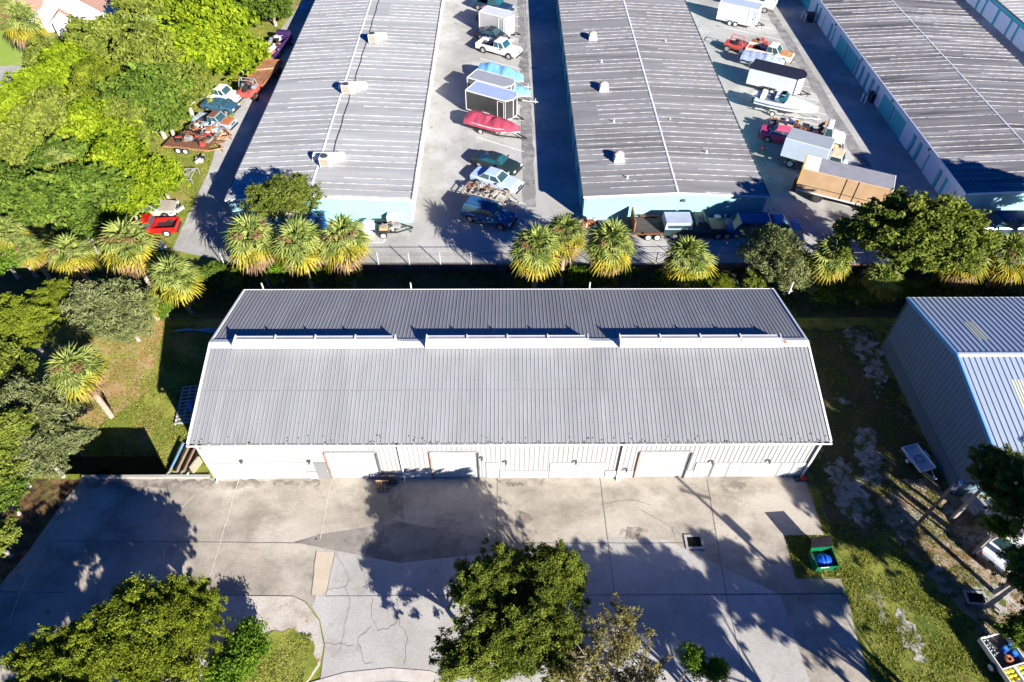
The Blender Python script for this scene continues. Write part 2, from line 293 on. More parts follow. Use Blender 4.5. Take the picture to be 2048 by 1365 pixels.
for k in range(1, 33):
    q = p0.copy(); COL.objects.link(q); q.parent = fe; q.location = (2.62*k, 0, 0)
# added black panel at the left lot edge, made up to cast a shadow
sf = thing('added_shadow_panel', 'added low black panel that casts the shadow left of the long shed', 'fence', (-34,23.62,0))
blk = M('panel_shade_black', (.0006,.0008,.0008), 1.0, .3, 3)  # near-black, so the face of the added panel reads as shade
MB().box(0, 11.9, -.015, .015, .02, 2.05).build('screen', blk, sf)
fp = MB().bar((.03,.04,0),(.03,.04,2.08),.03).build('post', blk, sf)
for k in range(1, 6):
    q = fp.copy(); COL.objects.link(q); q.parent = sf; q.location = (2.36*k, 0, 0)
# ================= MAIN SHED =================
X0, X1, Y0, YM, Y1, ZE, ZR = -19.3, 19.65, 23.1, 29.75, 36.4, 4.25, 5.95
roofm = layered('roof_panel', [(.265,.268,.27), (.215,.218,.22), (.30,.302,.305)], [.35, .9], r=.8, speck=.06, stretch=(1.4,.12,1), th=[(.4,.68),(.5,.75)])
trimw = M('trim_white', (.70,.70,.68), .5, .05, 2)
wallw = M('shed_wall_white', (.345,.345,.335), .6, .06, .5, fine=.05)
shed = thing('metal_shed', 'long metal shed with ribbed grey gable roof and white walls, centre of the picture', 'building', (0,0,0))
PITCH = .2535
def ribbed(mb, x0, x1, ya, za, yb, zb, pitch=PITCH, h=.03, wf=.05):
    n = int((x1-x0)/pitch); d = Vector((0, yb-ya, zb-za)).normalized(); nr = Vector((0, -d.z, d.y)); 
    if nr.z < 0: nr = -nr
    prof = [(x0, 0)]
    for k in range(n):
        x = x0+pitch*(k+.75); prof += [(x-wf/2-.012,0),(x-wf/2+.006,h),(x+wf/2-.006,h),(x+wf/2+.012,0)]
    prof.append((x1, 0)); vs = []
    for x, t in prof:
        for y, z in ((ya, za), (yb, zb)): vs.append((x, y+nr.y*t, z+nr.z*t))
    mb.add(vs, [(2*i, 2*i+2, 2*i+3, 2*i+1) for i in range(len(prof)-1)])
rb = MB(); ribbed(rb, X0+.1, X1-.1, Y0, ZE, YM, ZR, h=.030, wf=.035); ribbed(rb, X0+.1, X1-.1, Y1, ZE, YM, ZR, h=.019, wf=.035)
for x in (X0+.1, X1-.1): pass
ro = rb.build('roof', roofm, shed)
# solid shell under the roof
sh = MB(); wy0, wy1 = Y0+.18, Y1-.18; wx0, wx1 = X0+.3, X1-.3
for x in (wx0, wx1):
    sh.add([(x,wy0,0),(x,wy1,0),(x,wy1,ZE-.02),(x,YM,ZR-.1),(x,wy0,ZE-.02)], [(0,1,2,3,4)])
sh.quad((wx0,wy1,0),(wx1,wy1,0),(wx1,wy1,ZE),(wx0,wy1,ZE))
sh.quad((wx0,wy0,0),(wx1,wy0,0),(wx1,wy0,ZE),(wx0,wy0,ZE))
sh.build('wall', wallw, shed)
fw = MB(); n = int((wx1-wx0)/.3)
for k in range(n+1):
    x = wx0+.3*k; fw.box(x-.02, x+.02, wy0-.028, wy0, .02, ZE-.03)
fw.build('wall_ribs', wallw, shed)
for x in (X0, X1-.13):
    tr = MB()
    for ya, yb in ((Y0, YM), (Y1, YM)): tr.add([(x,ya,ZE-.16),(x+.13,ya,ZE-.16),(x+.13,yb,ZR-.16),(x,yb,ZR-.16),(x,ya,ZE+.055),(x+.13,ya,ZE+.055),(x+.13,yb,ZR+.055),(x,yb,ZR+.055)], [(0,3,2,1),(4,5,6,7),(0,1,5,4),(1,2,6,5),(2,3,7,6),(3,0,4,7)])
    tr.build('rake_trim', trimw, shed)
rc = MB(); k_ = (ZR-ZE)/(YM-Y0)
rc.add([(X0+.13,YM-.45,ZR-.45*k_+.06),(X1-.13,YM-.45,ZR-.45*k_+.06),(X1-.13,YM,ZR+.075),(X0+.13,YM,ZR+.075),(X1-.13,YM+.3,ZR-.3*k_+.07),(X0+.13,YM+.3,ZR-.3*k_+.07)], [(0,1,2,3),(3,2,4,5)])
rc.build('ridge_cap', M('cap_grey', (.50,.51,.52), .55, .06, 1), shed)
gt = MB()
for sgn, yy in ((-1, Y0), (1, Y1)):
    a, b = (yy-.13, yy-.005) if sgn < 0 else (yy+.005, yy+.13)
    gt.box(X0, X1, a, b, ZE-.17, ZE-.15); y2 = a if sgn < 0 else b
    gt.box(X0, X1, y2-.01, y2+.01, ZE-.15, ZE-.01)
gt.build('gutter', trimw, shed)
dkg = MB().box(X0+.02, X1-.02, Y0-.115, Y0-.008, ZE-.148, ZE-.11); dkg.build('gutter_dirt', M('gutter_dark', (.04,.04,.04), .9), shed)
st = MB()
for k in range(51):
    x = X0+.6+.77*k
    if x < X1: st.box(x-.02, x+.02, Y0-.13, Y0-.001, ZE-.02, ZE+.004)
st.build('gutter_strap', trimw, shed)
# vent boxes on the ridge
for (u0, u1) in ((470, 790), (853, 1176), (1240, 1562)):
    a = G(u0, 688, 6.05).x; b = G(u1, 688, 6.05).x
    vb = MB(); vb.box(a, b, YM-.5, YM-.05, ZR-.05, ZR+.42); vb.box(a, b, YM-.05, YM+.28, ZR-.05, ZR+.34)
    v0 = vb.build('ridge_vent', trimw, shed, bev=.01)
    sl_ = MB(); sl_.box(a+.1, b-.1, YM-.03, YM+.02, ZR+.341, ZR+.38); sl_.box(a+.1, b-.1, YM+.1, YM+.14, ZR+.341, ZR+.36)
    sl_.build('vent_slot', M('slot_grey', (.25,.25,.26), .6), v0)
    bk = MB()
    for i in range(5):
        x = a+(b-a)*i/4; bk.box(x-.03, x+.03, YM-.53, YM+.31, ZR-.04, ZR+.435)
    bk.build('vent_band', trimw, v0)
rs = MB(); c_ = G(1569, 684, 6.05); rs.box(c_.x-.15, c_.x+.12, YM-.25, YM-.1, ZR+.07, ZR+.11); rs.box(c_.x-.05, c_.x+.05, YM-.2, YM-.12, ZR+.08, ZR+.2); rs.build('rust_flange', M('rust', (.42,.15,.05), .9, .4, 6), shed)
# screws: rows of tiny dark dots across the front slope
sc = MB()
for j, y in enumerate((24.35, 25.75, 27.15, 28.5)):
    z = ZE+(y-Y0)*k_
    for k in range(0, 153):
        if (k*7+j*3) % 5 < 3:
            x = X0+.1+PITCH*(k+.35); sc.box(x-.014, x+.014, y-.02, y+.02, z, z+.012)
sc.build('screws', M('screw_dark', (.12,.12,.12), .7), shed)
lp = MB()
for y in (26.4,): z = ZE+(y-Y0)*k_; lp.add([(X0+.14,y,z+.031),(X1-.14,y,z+.031),(X1-.14,y+.03,z+.031+.03*k_),(X0+.14,y+.03,z+.031+.03*k_)], [(0,1,2,3)])
lp.build('sheet_lap', M('lap_grey', (.27,.27,.275), .7, .2, 2), shed)
rs2 = random.Random(5); lw = MB()
for k in range(90):
    x = rs2.uniform(X0+.3, X1-.3); y = Y0+rs2.random()**3*.5; z = ZE+(y-Y0)*k_+.004; lw.box(x-.04, x+.04*rs2.random(), y, y+.05+.05*rs2.random(), z, z+.03)
lw.build('leaf_debris', M('debris', (.06,.045,.03), .9, .3, 5), shed)
wf = wy0-.03; dw = M('door_white', (.42,.42,.415), .55, .04, .6, fine=.03)
def rolldoor(xa, xb, zt):
    p = MB().box(xa, xb, wf-.02, wf+.0, .05, zt).build('garage_door', dw, shed)
    rr = MB()
    for k in range(int(zt/.3)): rr.box(xa+.02, xb-.02, wf-.026, wf-.02, .12+.3*k, .135+.3*k)
    rr.build('door_groove', M('groove', (.22,.22,.22), .6), p)
    fr = MB(); fr.box(xa-.1, xa, wf-.06, wf, 0, zt+.1); fr.box(xb, xb+.1, wf-.06, wf, 0, zt+.1); fr.box(xa, xb, wf-.06, wf, zt, zt+.1)
    fr.build('door_frame', M('frame_grey', (.30,.30,.30), .6, .1), p)
    rt = MB(); rt.box(xa-.15, xa-.1, wf-.10, wf, 0, zt); rt.build('frame_edge', M('edge_rust', (.40,.20,.13), .8, .3, 2), p)
    rt = MB(); rt.box(xb+.1, xb+.17, wf-.16, wf, 0, zt); rt.build('frame_edge', M('edge_dark', (.12,.12,.13), .8, .3, 2), p)
    gr = MB()
    for k in range(6): gr.box(xb-.16, xb-.04, wf-.07, wf-.03, .2+.2*k, .28+.2*k)
    gr.build('track_guard', trimw, p)
rolldoor(-11.2, -8.25, 3.0); rolldoor(-4.7, -1.95, 3.0); rolldoor(8.35, 11.3, 2.95)
pd = MB().box(-12.2, -11.42, wf-.03, wf, .03, 1.85).build('door', M('door_grey', (.20,.20,.20), .5, .05), shed)
MB().bar((-11.52,wf-.09,.95),(-11.52,wf-.03,.95),.03).build('handle', gal, pd)
MB().box(-1.35, -.55, wf-.03, wf, .03, 1.78).build('door', dw, shed)
MB().box(12.0, 12.75, wf-.03, wf, .03, 1.7).build('door', dw, shed)
wp = MB()
wp.box(-18.85, -12.85, wf-.02, wf, .02, 1.82); wp.build('wall_panel', dw, shed)
base = MB()
for a, b in ((-6.6,-4.9), (-8.0,-6.75), (-.5,2.6), (6.3,8.1), (-12.8,-12.25), (11.5,11.95)): MB().box(a, b, wf-.06, wf, 0, .78).build('wall_base', M('base_white', (.43,.43,.415), .7, .12, 1, fine=.08), shed)
MB().box(2.7, 6.25, wf-.025, wf, 0, 1.72).build('wall_panel', dw, shed)
for a, b in ((13.2,14.1),(14.2,14.98),(15.05,15.75),(15.8,17.4),(17.5,18.2),(18.3,18.98)):
    MB().box(a, b, wf-.025, wf, .03, 1.62).build('shutter_panel', dw, shed)
pg = MB()
for x in (13.15,14.15,15.015,15.77,17.45,18.25): pg.box(x-.025, x+.025, wf-.035, wf, .03, 1.66)
pg.build('panel_divider', M('edge_grey', (.3,.3,.3), .6), shed)
for x in (-6.66, 7.1, 19.12, -19.0+.25):
    d = MB(); d.box(x-.05, x+.05, wf-.14, wf-.04, .15, ZE-.16); d.box(x-.05, x+.05, wf-.34, wf-.04, .03, .15); d.build('downspout', trimw, shed)
dsd = MB()
for x in (-6.66, 7.1, 19.12): dsd.box(x-.085, x-.055, wf-.06, wf-.03, .8, ZE-.17)
dsd.build('downspout_strip', M('strip_dark', (.13,.13,.13), .8), shed)  # narrow dark strips on the wall, left of the downspouts
def walllamp(x, z):
    l = MB(); l.box(x-.07, x+.07, wf-.2, wf-.02, z, z+.1); l.bar((x,wf-.2,z+.02),(x,wf-.26,z-.05),.05,n=8); l.build('wall_lamp', M('lamp_dark', (.08,.08,.08), .5), shed)
for x, z in ((-16.6,2.15), (-12.4,2.1), (-1.6,2.4), (-.1,1.95), (7.6,1.0), (12.9,1.9), (16.5,1.95), (4.3,1.95), (-18.6,3.85)): walllamp(x, z)
# roof vent pipes beyond the back eave
for u in (521, 820, 1181, 1590):
    g = G(u, 578, 4.6); b = MB(); b.bar((g.x,Y1+.25,3.6),(g.x,Y1+.25,4.75),.05,n=8); b.box(g.x-.06,g.x+.06,Y1,Y1+.22,4.0,4.06); b.build('vent_pipe', trimw, shed)
# ================= RIGHT SHED (blue grey) =================
rs_ = thing('metal_building', 'tall blue grey metal building with ribbed roof and yellow skylights, right edge', 'building', (0,0,0))
rX, rY0, rYM, rY1, rZE, rZR = 28.4, 21.7, 28.15, 34.6, 5.1, 6.4
blueroof = M('roof_bluegrey', (.36,.42,.50), .4, .04, .4, m=.2, fine=.04); bluetrim = M('trim_blue', (.10,.30,.52), .5, .05)
bwall = M('wall_bluegrey', (.13,.20,.26), .6, .05, 1)
b = MB(); ribbed(b, rX+.1, 60, rY0, rZE, rYM, rZR, pitch=.37, h=.045, wf=.06); ribbed(b, rX+.1, 60, rY1, rZE, rYM, rZR, pitch=.37, h=.045, wf=.06); b.build('roof', blueroof, rs_)
b = MB(); x = rX+.15; b.add([(x,rY0+.15,0),(x,rY1-.15,0),(x,rY1-.15,rZE),(x,rYM,rZR-.08),(x,rY0+.15,rZE)], [(0,1,2,3,4)])
b.quad((x,rY0+.15,0),(60,rY0+.15,0),(60,rY0+.15,rZE),(x,rY0+.15,rZE)); b.quad((x,rY1-.15,0),(60,rY1-.15,0),(60,rY1-.15,rZE),(x,rY1-.15,rZE)); b.build('wall', bwall, rs_)
b = MB()
for k in range(34):
    y = rY0+.35+.38*k; zt = rZE+(rZR-rZE)*(1-abs(y-rYM)/(rYM-rY0))-.12; b.box(x-.03, x, y-.025, y+.025, 1.15, zt)
for k in range(60): b.box(x+.3+.37*k, x+.36+.37*k, rY0+.12, rY0+.15, .9, rZE-.05)
b.build('wall_ribs', bwall, rs_)
MB().box(x-.05, x, rY0+.15, rY1-.15, 0, 1.1).build('wall_base', M('base_bluegrey', (.09,.14,.18), .8, .08), rs_)
b = MB()
for ya in (rY0, rY1): b.add([(rX,ya,rZE-.2),(rX+.1,ya,rZE-.2),(rX+.1,rYM,rZR-.2),(rX,rYM,rZR-.2),(rX,ya,rZE+.07),(rX+.1,ya,rZE+.07),(rX+.1,rYM,rZR+.07),(rX,rYM,rZR+.07)], [(0,3,2,1),(4,5,6,7),(0,1,5,4),(1,2,6,5),(2,3,7,6),(3,0,4,7)])
b.build('rake_trim', bluetrim, rs_)
b = MB(); kk = (rZR-rZE)/(rYM-rY0)
b.add([(rX+.1,rYM-.2,rZR-.2*kk+.065),(60,rYM-.2,rZR-.2*kk+.065),(60,rYM,rZR+.08),(rX+.1,rYM,rZR+.08),(60,rYM+.2,rZR-.2*kk+.065),(rX+.1,rYM+.2,rZR-.2*kk+.065)], [(0,1,2,3),(3,2,4,5)]); b.build('ridge_cap', M('ridge_pale', (.6,.66,.74), .5, .04), rs_)
b = MB(); b.box(rX, 60, rY0-.12, rY0-.005, rZE-.16, rZE-.02); b.box(rX, 60, rY1+.005, rY1+.1, rZE-.12, rZE-.02); b.build('gutter', M('ridge_pale', (.6,.66,.74)), rs_)
for (u, v, z, yc) in ((1966,677,5.9,30.7), (2050,800,5.9,25.4)):
    g = G(u, v, 5.9); sk_ = MB(); y0_, y1_ = yc-1.0, yc+1.0
    f = lambda y: rZE+(rZR-rZE)*(1-abs(y-rYM)/(rYM-rY0))+.02
    xx = rX+.1+.37*round((g.x-rX-.45)/.37)
    for q in range(2): sk_.quad((xx+.1+.37*q,y0_,f(y0_)),(xx+.36+.37*q,y0_,f(y0_)),(xx+.36+.37*q,y1_,f(y1_)),(xx+.1+.37*q,y1_,f(y1_)))
    sk_.build('skylight', M('skylight_yellow', (.66,.62,.36), .4, .08), rs_)
# ================= STORAGE BUILDINGS =================
def storage(name, label, x0, x1, y0, y1, ridge, roofmat, ribmat, wallmat, sidemat, fasc, zr=3.0, ze=2.6, ribp=.9, seed=1):
    t = thing(name, label, 'building', (x0, y0, 0)); W_ = x1-x0; L_ = y1-y0; xm = ridge-x0; rn = random.Random(seed)
    b = MB(); b.add([(0,0,ze),(xm,0,zr),(W_,0,ze),(0,L_,ze),(xm,L_,zr),(W_,L_,ze)], [(0,1,4,3),(1,2,5,4)]); b.build('roof', roofmat, t)
    b = MB(); y = .25
    while y < L_:
        yy = y+rn.uniform(-.02,.02); wj = rn.choice((.04,.05,.07))
        for (xa, za, xb, zb) in ((0,ze,xm,zr), (xm,zr,W_,ze)):
            if rn.random() < .1: continue
            if rn.random() < .25: xa, za = xa+(xb-xa)*.3, za+(zb-za)*.3
            b.add([(xa,yy,za+.003),(xb,yy,zb+.003),(xb,yy+wj,zb+.003),(xa,yy+wj,za+.003),(xa,yy,za+.045),(xb,yy,zb+.045),(xb,yy+wj,zb+.045),(xa,yy+wj,za+.045)], [(4,5,6,7),(0,1,5,4),(2,3,7,6),(0,4,7,3),(1,2,6,5)])
        y += ribp
    b.build('roof_ribs', ribmat, t)
    b = MB(); b.add([(xm-.13,0,zr+.0),(xm+.13,0,zr+.0),(xm+.13,L_,zr+.0),(xm-.13,L_,zr+.0),(xm-.05,0,zr+.05),(xm+.05,0,zr+.05),(xm+.05,L_,zr+.05),(xm-.05,L_,zr+.05)], [(4,5,6,7),(1,2,6,5),(3,0,4,7),(0,1,5,4)]); b.build('ridge_cap', M('cap_pale', (.62,.61,.60), .6, .15, 1), t)
    b = MB(); ov = .12
    b.add([(ov,ov,0),(W_-ov,ov,0),(W_-ov,ov,ze-.02),(xm,ov,zr-.03),(ov,ov,ze-.02)], [(0,1,2,3,4)]); b.build('wall', wallmat, t)
    MB().quad((ov,ov,0),(ov,L_,0),(ov,L_,ze-.02),(ov,ov,ze-.02)).build('side_wall', sidemat, t); MB().quad((W_-ov,ov,0),(W_-ov,L_,0),(W_-ov,L_,ze-.02),(W_-ov,ov,ze-.02)).build('side_wall', sidemat, t)
    b = MB(); b.add([(0,-.03,ze-.13),(xm,-.03,zr-.13),(W_,-.03,ze-.13),(0,-.03,ze+.06),(xm,-.03,zr+.07),(W_,-.03,ze+.06),(0,.05,ze+.06),(xm,.05,zr+.07),(W_,.05,ze+.06)], [(0,1,4,3),(1,2,5,4),(3,4,7,6),(4,5,8,7)]); b.build('front_fascia', fasc, t)
    b = MB(); b.box(-.06, 0, 0, L_, ze-.12, ze+.05); b.box(W_, W_+.06, 0, L_, ze-.12, ze+.05); b.build('gutter', M('gutter_dark_grey', (.10,.10,.11), .7), t)  # dark grey gutters along both long sides
    return t
rA = layered('roof_weathered', [(.33,.33,.32), (.42,.42,.41), (.17,.17,.165), (.49,.485,.47)], [.5,.4,.3], r=.7, speck=.08, stretch=(.12,1.3,1), th=[(.42,.6),(.56,.72),(.6,.75)])
rB = layered('roof_weathered_dark', [(.21,.205,.20), (.295,.29,.285), (.11,.108,.105)], [.55,.8], r=.7, speck=.10, stretch=(.10,1.5,1), th=[(.42,.62),(.56,.72)])
rC = layered('roof_streaked', [(.17,.165,.165), (.34,.335,.33), (.045,.04,.045)], [.35,.5], r=.7, speck=.12, stretch=(.10,1.5,1), th=[(.5,.62),(.52,.68)])
ribA = M('rib_pale', (.42,.415,.41), .6, .4, 1.5, fine=.1); ribB = M('rib_dusty', (.36,.35,.355), .6, .55, 1.5, fine=.15)
teal = M('stucco_teal', (.25,.47,.47), .8, .05, .6, fine=.04); tealD = M('stucco_teal_deep', (.05,.45,.52), .7, .06, .8); palew = M('stucco_pale', (.62,.66,.76), .8, .04, 1)
ba = storage('storage_building', 'storage building with pale weathered roof and three rooftop air conditioners', -24.75, -8.45, 49.6, 130, -17.4, rA, ribA, teal, M('stucco_white', (.72,.74,.74), .8, .05), trimw, seed=1)
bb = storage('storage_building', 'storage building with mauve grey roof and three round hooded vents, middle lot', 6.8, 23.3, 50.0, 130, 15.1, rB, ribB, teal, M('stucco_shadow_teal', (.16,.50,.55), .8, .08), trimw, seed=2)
bc = storage('storage_building', 'storage building with dark streaked roof and teal doors along its left wall', 41.1, 58.6, 50.4, 130, 49.85, rC, ribB, teal, palew, M('fascia_blue', (.5,.62,.75), .6, .05), seed=3)
bd = storage('storage_building', 'storage building with teal wall and pale doors in the top right corner', 64.3, 82, 66, 130, 73, rA, ribA, teal, tealD, trimw, seed=4)
fa = MB().box(-.13, -.062, 0, 79, 2.1, 2.66); fa.build('side_fascia', palew, bc)
# side doors
def sdoor(t, y0, y1, z1, mat, off=0.09, xx=None, part='roll_door'):
    x = (.12-off) if xx is None else xx
    MB().box(x-.02, x+.03, y0, y1, .03, z1).build(part, mat, t)
pd1 = M('door_pale', (.52,.62,.78), .6, .05, 2); pd2 = M('door_teal', (.04,.40,.48), .6, .08, 2)
y = 1.6
pat = [(1.5,pd1),(.5,pd2),(.9,palew),(.45,pd2),(2.2,pd1),(.3,pd2),(1.7,palew),(.45,pd2),(1.0,palew),(.45,pd2),(2.0,pd1),(2.9,pd2),(.35,palew),(2.9,pd2),(.35,palew),(1.2,palew),(.4,pd2),(1.1,palew),(.4,pd2),(1.1,palew),(.4,pd2),(1.2,palew),(.4,pd2),(1.0,palew),(.5,pd2),(.4,palew),(2.9,pd2),(.3,palew),(2.9,pd2)]
for k in range(2):
    for wd, m in pat:
        if m is not palew: sdoor(bc, y, y+wd, 2.0, m)
        y += wd
y = 1.0
for k in range(18):
    for wd, m in ((2.7, pd1), (.5, None), (1.2, pd1), (.5, None), (2.7, pd1), (.6, None)):
        if m and y+wd < 63: sdoor(bd, y, y+wd, 2.0, m)
        y += wd
for k in range(16): sdoor(bb, 1.5+4.6*k, 4.3+4.6*k, 2.1, pd2); 
for k in range(16): sdoor(ba, 2.0+4.6*k, 4.8+4.6*k, 2.1, dw, xx=16.3-.12+.06)
for k in range(8): MB().box(-.02, .1, 5+9.3*k, 5.15+9.3*k, 1.9, 2.1).build('wall_lamp', M('lamp_dark', (.08,.08,.08)), bb)
for k in range(6): MB().box(-.22, -.13, 7.4+9.3*k, 7.65+9.3*k, 2.25, 2.45).build('wall_lamp', M('lamp_dark', (.08,.08,.08)), bc)
MB().box(8.8, 9.1, -.1, .1, 2.1, 2.3).build('wall_lamp', M('lamp_dark', (.08,.08,.08)), bb)
# black conduit on roof A
cd = MB(); pts = [Vector((-16.35+.05*math.sin(k*2.1), 55.4+1.5*k, 2.99-abs(-16.35+17.4)*.05+.06)) for k in range(45)]
for a, b2 in zip(pts[:-1], pts[1:]): cd.bar(a, b2, .035, n=5)
o = cd.build('conduit', M('cable_black', (.03,.03,.035), .6), ba); o.location = (24.75, -49.6, 0)
# roof top air conditioners and vents
acm = M('ac_beige', (.62,.58,.50), .6, .08, 2); grl = M('grille', (.30,.24,.19), .7, .1, 8)
def ac(u, v, label, bigpad=True, side=1):
    g = G(u, v, 3.0); t = thing('air_conditioner', label, 'air conditioner', (g.x, g.y, 2.97), 0, 'rooftop air conditioners')
    MB().box(-.45,.45,-.4,.4,.12,1.0).build('cabinet', acm, t, bev=.02)
    MB().cyl((0,0,1.03),.33,.06,20).build('fan_grille', M('fan_dark', (.06,.06,.06), .6), t)
    MB().box(-.36,.36,-.42,-.4,.2,.9).build('side_grille', grl, t)
    b = MB(); b.box(-.42,-.34,-.38,.38,0,.12); b.box(.34,.42,-.38,.38,0,.12); b.build('curb', gal, t)
    return t
ac(652,331,'beige rooftop air conditioner nearest the palms, before a wide white duct')
ac(694,186,'beige rooftop air conditioner in the middle of the pale roof')
ac(746,84,'rooftop air conditioner farthest back on the pale roof')
def duct(u, v, wd, label):
    g = G(u, v, 3.0); t = thing('duct_box', label, 'roof duct', (g.x, g.y, 2.95), 0, 'white roof ducts')
    b = MB(); b.taper(-wd/2, wd/2, -.45, .5, .0, .55, .1, .2, .1); b.build('housing', M('duct_white', (.85,.85,.84), .5, .03), t)
    b = MB(); b.box(-wd*.2, wd*.2, -.9, -.46, .05, .38); b.build('flange', M('duct_white', (.85,.85,.84)), t)
duct(658,317,3.0,'wide white duct behind the nearest rooftop air conditioner'); duct(706,175,3.0,'wide white duct behind the middle rooftop air conditioner'); duct(758,76,1.9,'white duct beside the farthest rooftop air conditioner')
for (u, v, l) in ((1237,316,'round hooded roof vent nearest the turquoise end wall'), (1207,176,'round hooded roof vent, middle one of three'), (1185,75,'round hooded roof vent, farthest of three')):
    g = G(u, v, 2.85); t = thing('roof_vent', l, 'vent', (g.x, g.y, 2.78), 0, 'hooded roof vents')
    b = MB(); rings = []
    for k in range(7):
        a = math.pi/2*k/6; r = .5*math.cos(a)+.02; rings.append([(r*math.cos(q*math.pi/8), r*math.sin(q*math.pi/8), .35+.42*math.sin(a)) for q in range(16)])
    b.loft(rings); b.build('hood', M('vent_tan', (.58,.42,.30), .6, .2, 3), t, smooth=True)
    b = MB(); b.cyl((0,0,.17),.36,.36,16); b.build('neck', M('vent_tan', (.58,.42,.30)), t)
    b = MB(); b.taper(-.5,.5,-.75,0,.0,.62,.12,0,.12); b.build('flashing', M('duct_white', (.85,.85,.84)), t)
for i, (u, v) in enumerate(((1203,123),(1228,243),(1331,83),(1255,355),(1413,305),(1340,240))):
    g = G(u, v, 2.9); t = thing('vent_pipe', ['small vent pipe between the two farthest hooded vents','small vent pipe between the two nearer hooded vents','small vent pipe far back right of the ridge','small vent pipe close to the turquoise end wall','small vent pipe low on the right slope of the mauve roof','small vent pipe halfway up the right slope of the mauve roof'][i], 'pipe', (g.x, g.y, 2.78), 0, 'small vent pipes on the mauve roof')
    MB().bar((0,0,0),(0,0,.32),.06,n=10).build('pipe', M('duct_white', (.85,.85,.84)), t); MB().bar((0,0,.0),(0,0,.06),.16,.08,n=10).build('flashing', M('duct_white', (.85,.85,.84)), t)
# ================= HOUSE top left =================
shg = M('shingle_brown', (.34,.20,.15), .9, .25, 5, fine=.25); hw = M('house_white', (.80,.79,.76), .7, .03)
hs = thing('house', 'white gabled house with brown shingle roof in the top left corner', 'house', (-55.2, 89.5, 0), math.radians(7)); hs.scale = (.58,.62,.88)
b = MB(); b.box(-7, 6, 0, 12, 0, 2.8); b.add([(-7,0,2.8),(6,0,2.8),(-.5,0,6.0)], [(0,1,2)]); b.build('wall', hw, hs)
b = MB()
b.add([(-7.6,-.5,2.55),(-.5,-.5,6.05),(-.5,12.5,6.05),(-7.6,12.5,2.55)], [(0,1,2,3)]); b.add([(6.6,-.5,2.55),(-.5,-.5,6.05),(-.5,12.5,6.05),(6.6,12.5,2.55)], [(0,1,2,3)])
b.build('roof', shg, hs)
b = MB(); b.box(-13, -7.02, 2, 11, 0, 2.5); b.build('side_wing', hw, hs)
b = MB(); b.add([(-14,1.4,2.5),(-6.5,1.4,2.5),(-6.5,6.5,4.6),(-12,6.5,4.6),(-6.5,11.6,2.5),(-14,11.6,2.5)], [(0,1,2,3),(3,2,4,5),(0,3,5)]); b.build('wing_roof', shg, hs)
b = MB(); b.box(-3, 2, -3.5, 0, 0, 2.4); b.add([(-3,-3.5,2.4),(2,-3.5,2.4),(-.5,-3.5,3.9)], [(0,1,2)]); b.build('porch', hw, hs)
b = MB()
for sx_ in (-1, 1):
    b.add([(-.5,-4.1,4.05),(-.5+sx_*3.1,-4.1,2.3),(-.5+sx_*3.1,-3.2,2.3),(-.5,-3.2,4.05),(-.5,-4.1,4.2),(-.5+sx_*3.1,-4.1,2.45),(-.5+sx_*3.1,-3.2,2.45),(-.5,-3.2,4.2)], [(0,3,2,1),(4,5,6,7),(0,1,5,4),(1,2,6,5),(2,3,7,6),(3,0,4,7)])
b.build('porch_roof', shg, hs)
b = MB(); b.quad((-3.2,-3.2,2.42),(-.5,-3.2,4.1),(-.5,.0,4.1),(-3.2,.0,2.42)); b.quad((2.2,-3.2,2.42),(-.5,-3.2,4.1),(-.5,.0,4.1),(2.2,.0,2.42)); b.build('porch_top', hw, hs)
ORD = 'first second third fourth fifth sixth seventh eighth ninth tenth eleventh twelfth thirteenth fourteenth'.split()
# ================= VEHICLES =================
tyrem = M('tyre', (.02,.02,.02), .8, .2, 4); rimm = M('rim_silver', (.55,.55,.55), .35, .1, 6, m=.6); rimw = M('rim_white', (.8,.8,.78), .5, .08, 6); glass = M('glass_dark', (.03,.07,.08), .08, .2, 1.5)
glassT = M('glass_teal', (.015,.08,.10), .1, .2, 2); blackp = M('black_plastic', (.025,.025,.028), .5, .2, 4); lampw = M('lamp_clear', (.7,.7,.68), .2, .05); lampr = M('lamp_red', (.45,.02,.02), .3, .05)
rust = M('rust_brown', (.27,.10,.04), .9, .4, 6, fine=.2); rustd = M('rust_dark', (.16,.07,.035), .9, .4, 5, fine=.25); wood = M('wood', (.40,.27,.15), .85, .25, 6, fine=.2); steel = M('steel_grey', (.30,.30,.30), .6, .2, 4, m=.3)
WC = {}
def wheel(t, x, y, r=.33, wd=.22, rim=None):
    rim = rim or rimm; k = (r, wd, rim.name); s = 1 if y > 0 else -1
    if k not in WC:
        b = MB(); rr = [(r*.93,-wd/2),(r,-wd*.3),(r,wd*.3),(r*.93,wd/2)]; rings = [[(q*math.cos(a*math.pi/10), yy, q*math.sin(a*math.pi/10)) for a in range(20)] for q, yy in rr]; b.loft(rings)
        o = b.build('wheel', tyrem, t, smooth=False); c = MB(); c.cyl((0,wd/2+.004,0), r*.62, .02, 16, 'y'); c.cyl((0,wd/2+.02,0), r*.16, .03, 8, 'y'); ri = c.build('rim', rim, o)
        WC[k] = (o.data, ri.data)
    else:
        o = bpy.data.objects.new('wheel', WC[k][0]); COL.objects.link(o); o.parent = t; ri = bpy.data.objects.new('rim', WC[k][1]); COL.objects.link(ri); ri.parent = o
    o.location = (x, y, r); o.rotation_euler = (0, 0, 0 if s > 0 else math.pi); return o
def arch(t, x, w, r):
    for s in (-1, 1): MB().bar((x,s*(w-.14),r+.03),(x,s*(w+.004),r+.03),r*1.2,n=20).build('wheel_arch', blackp, t)
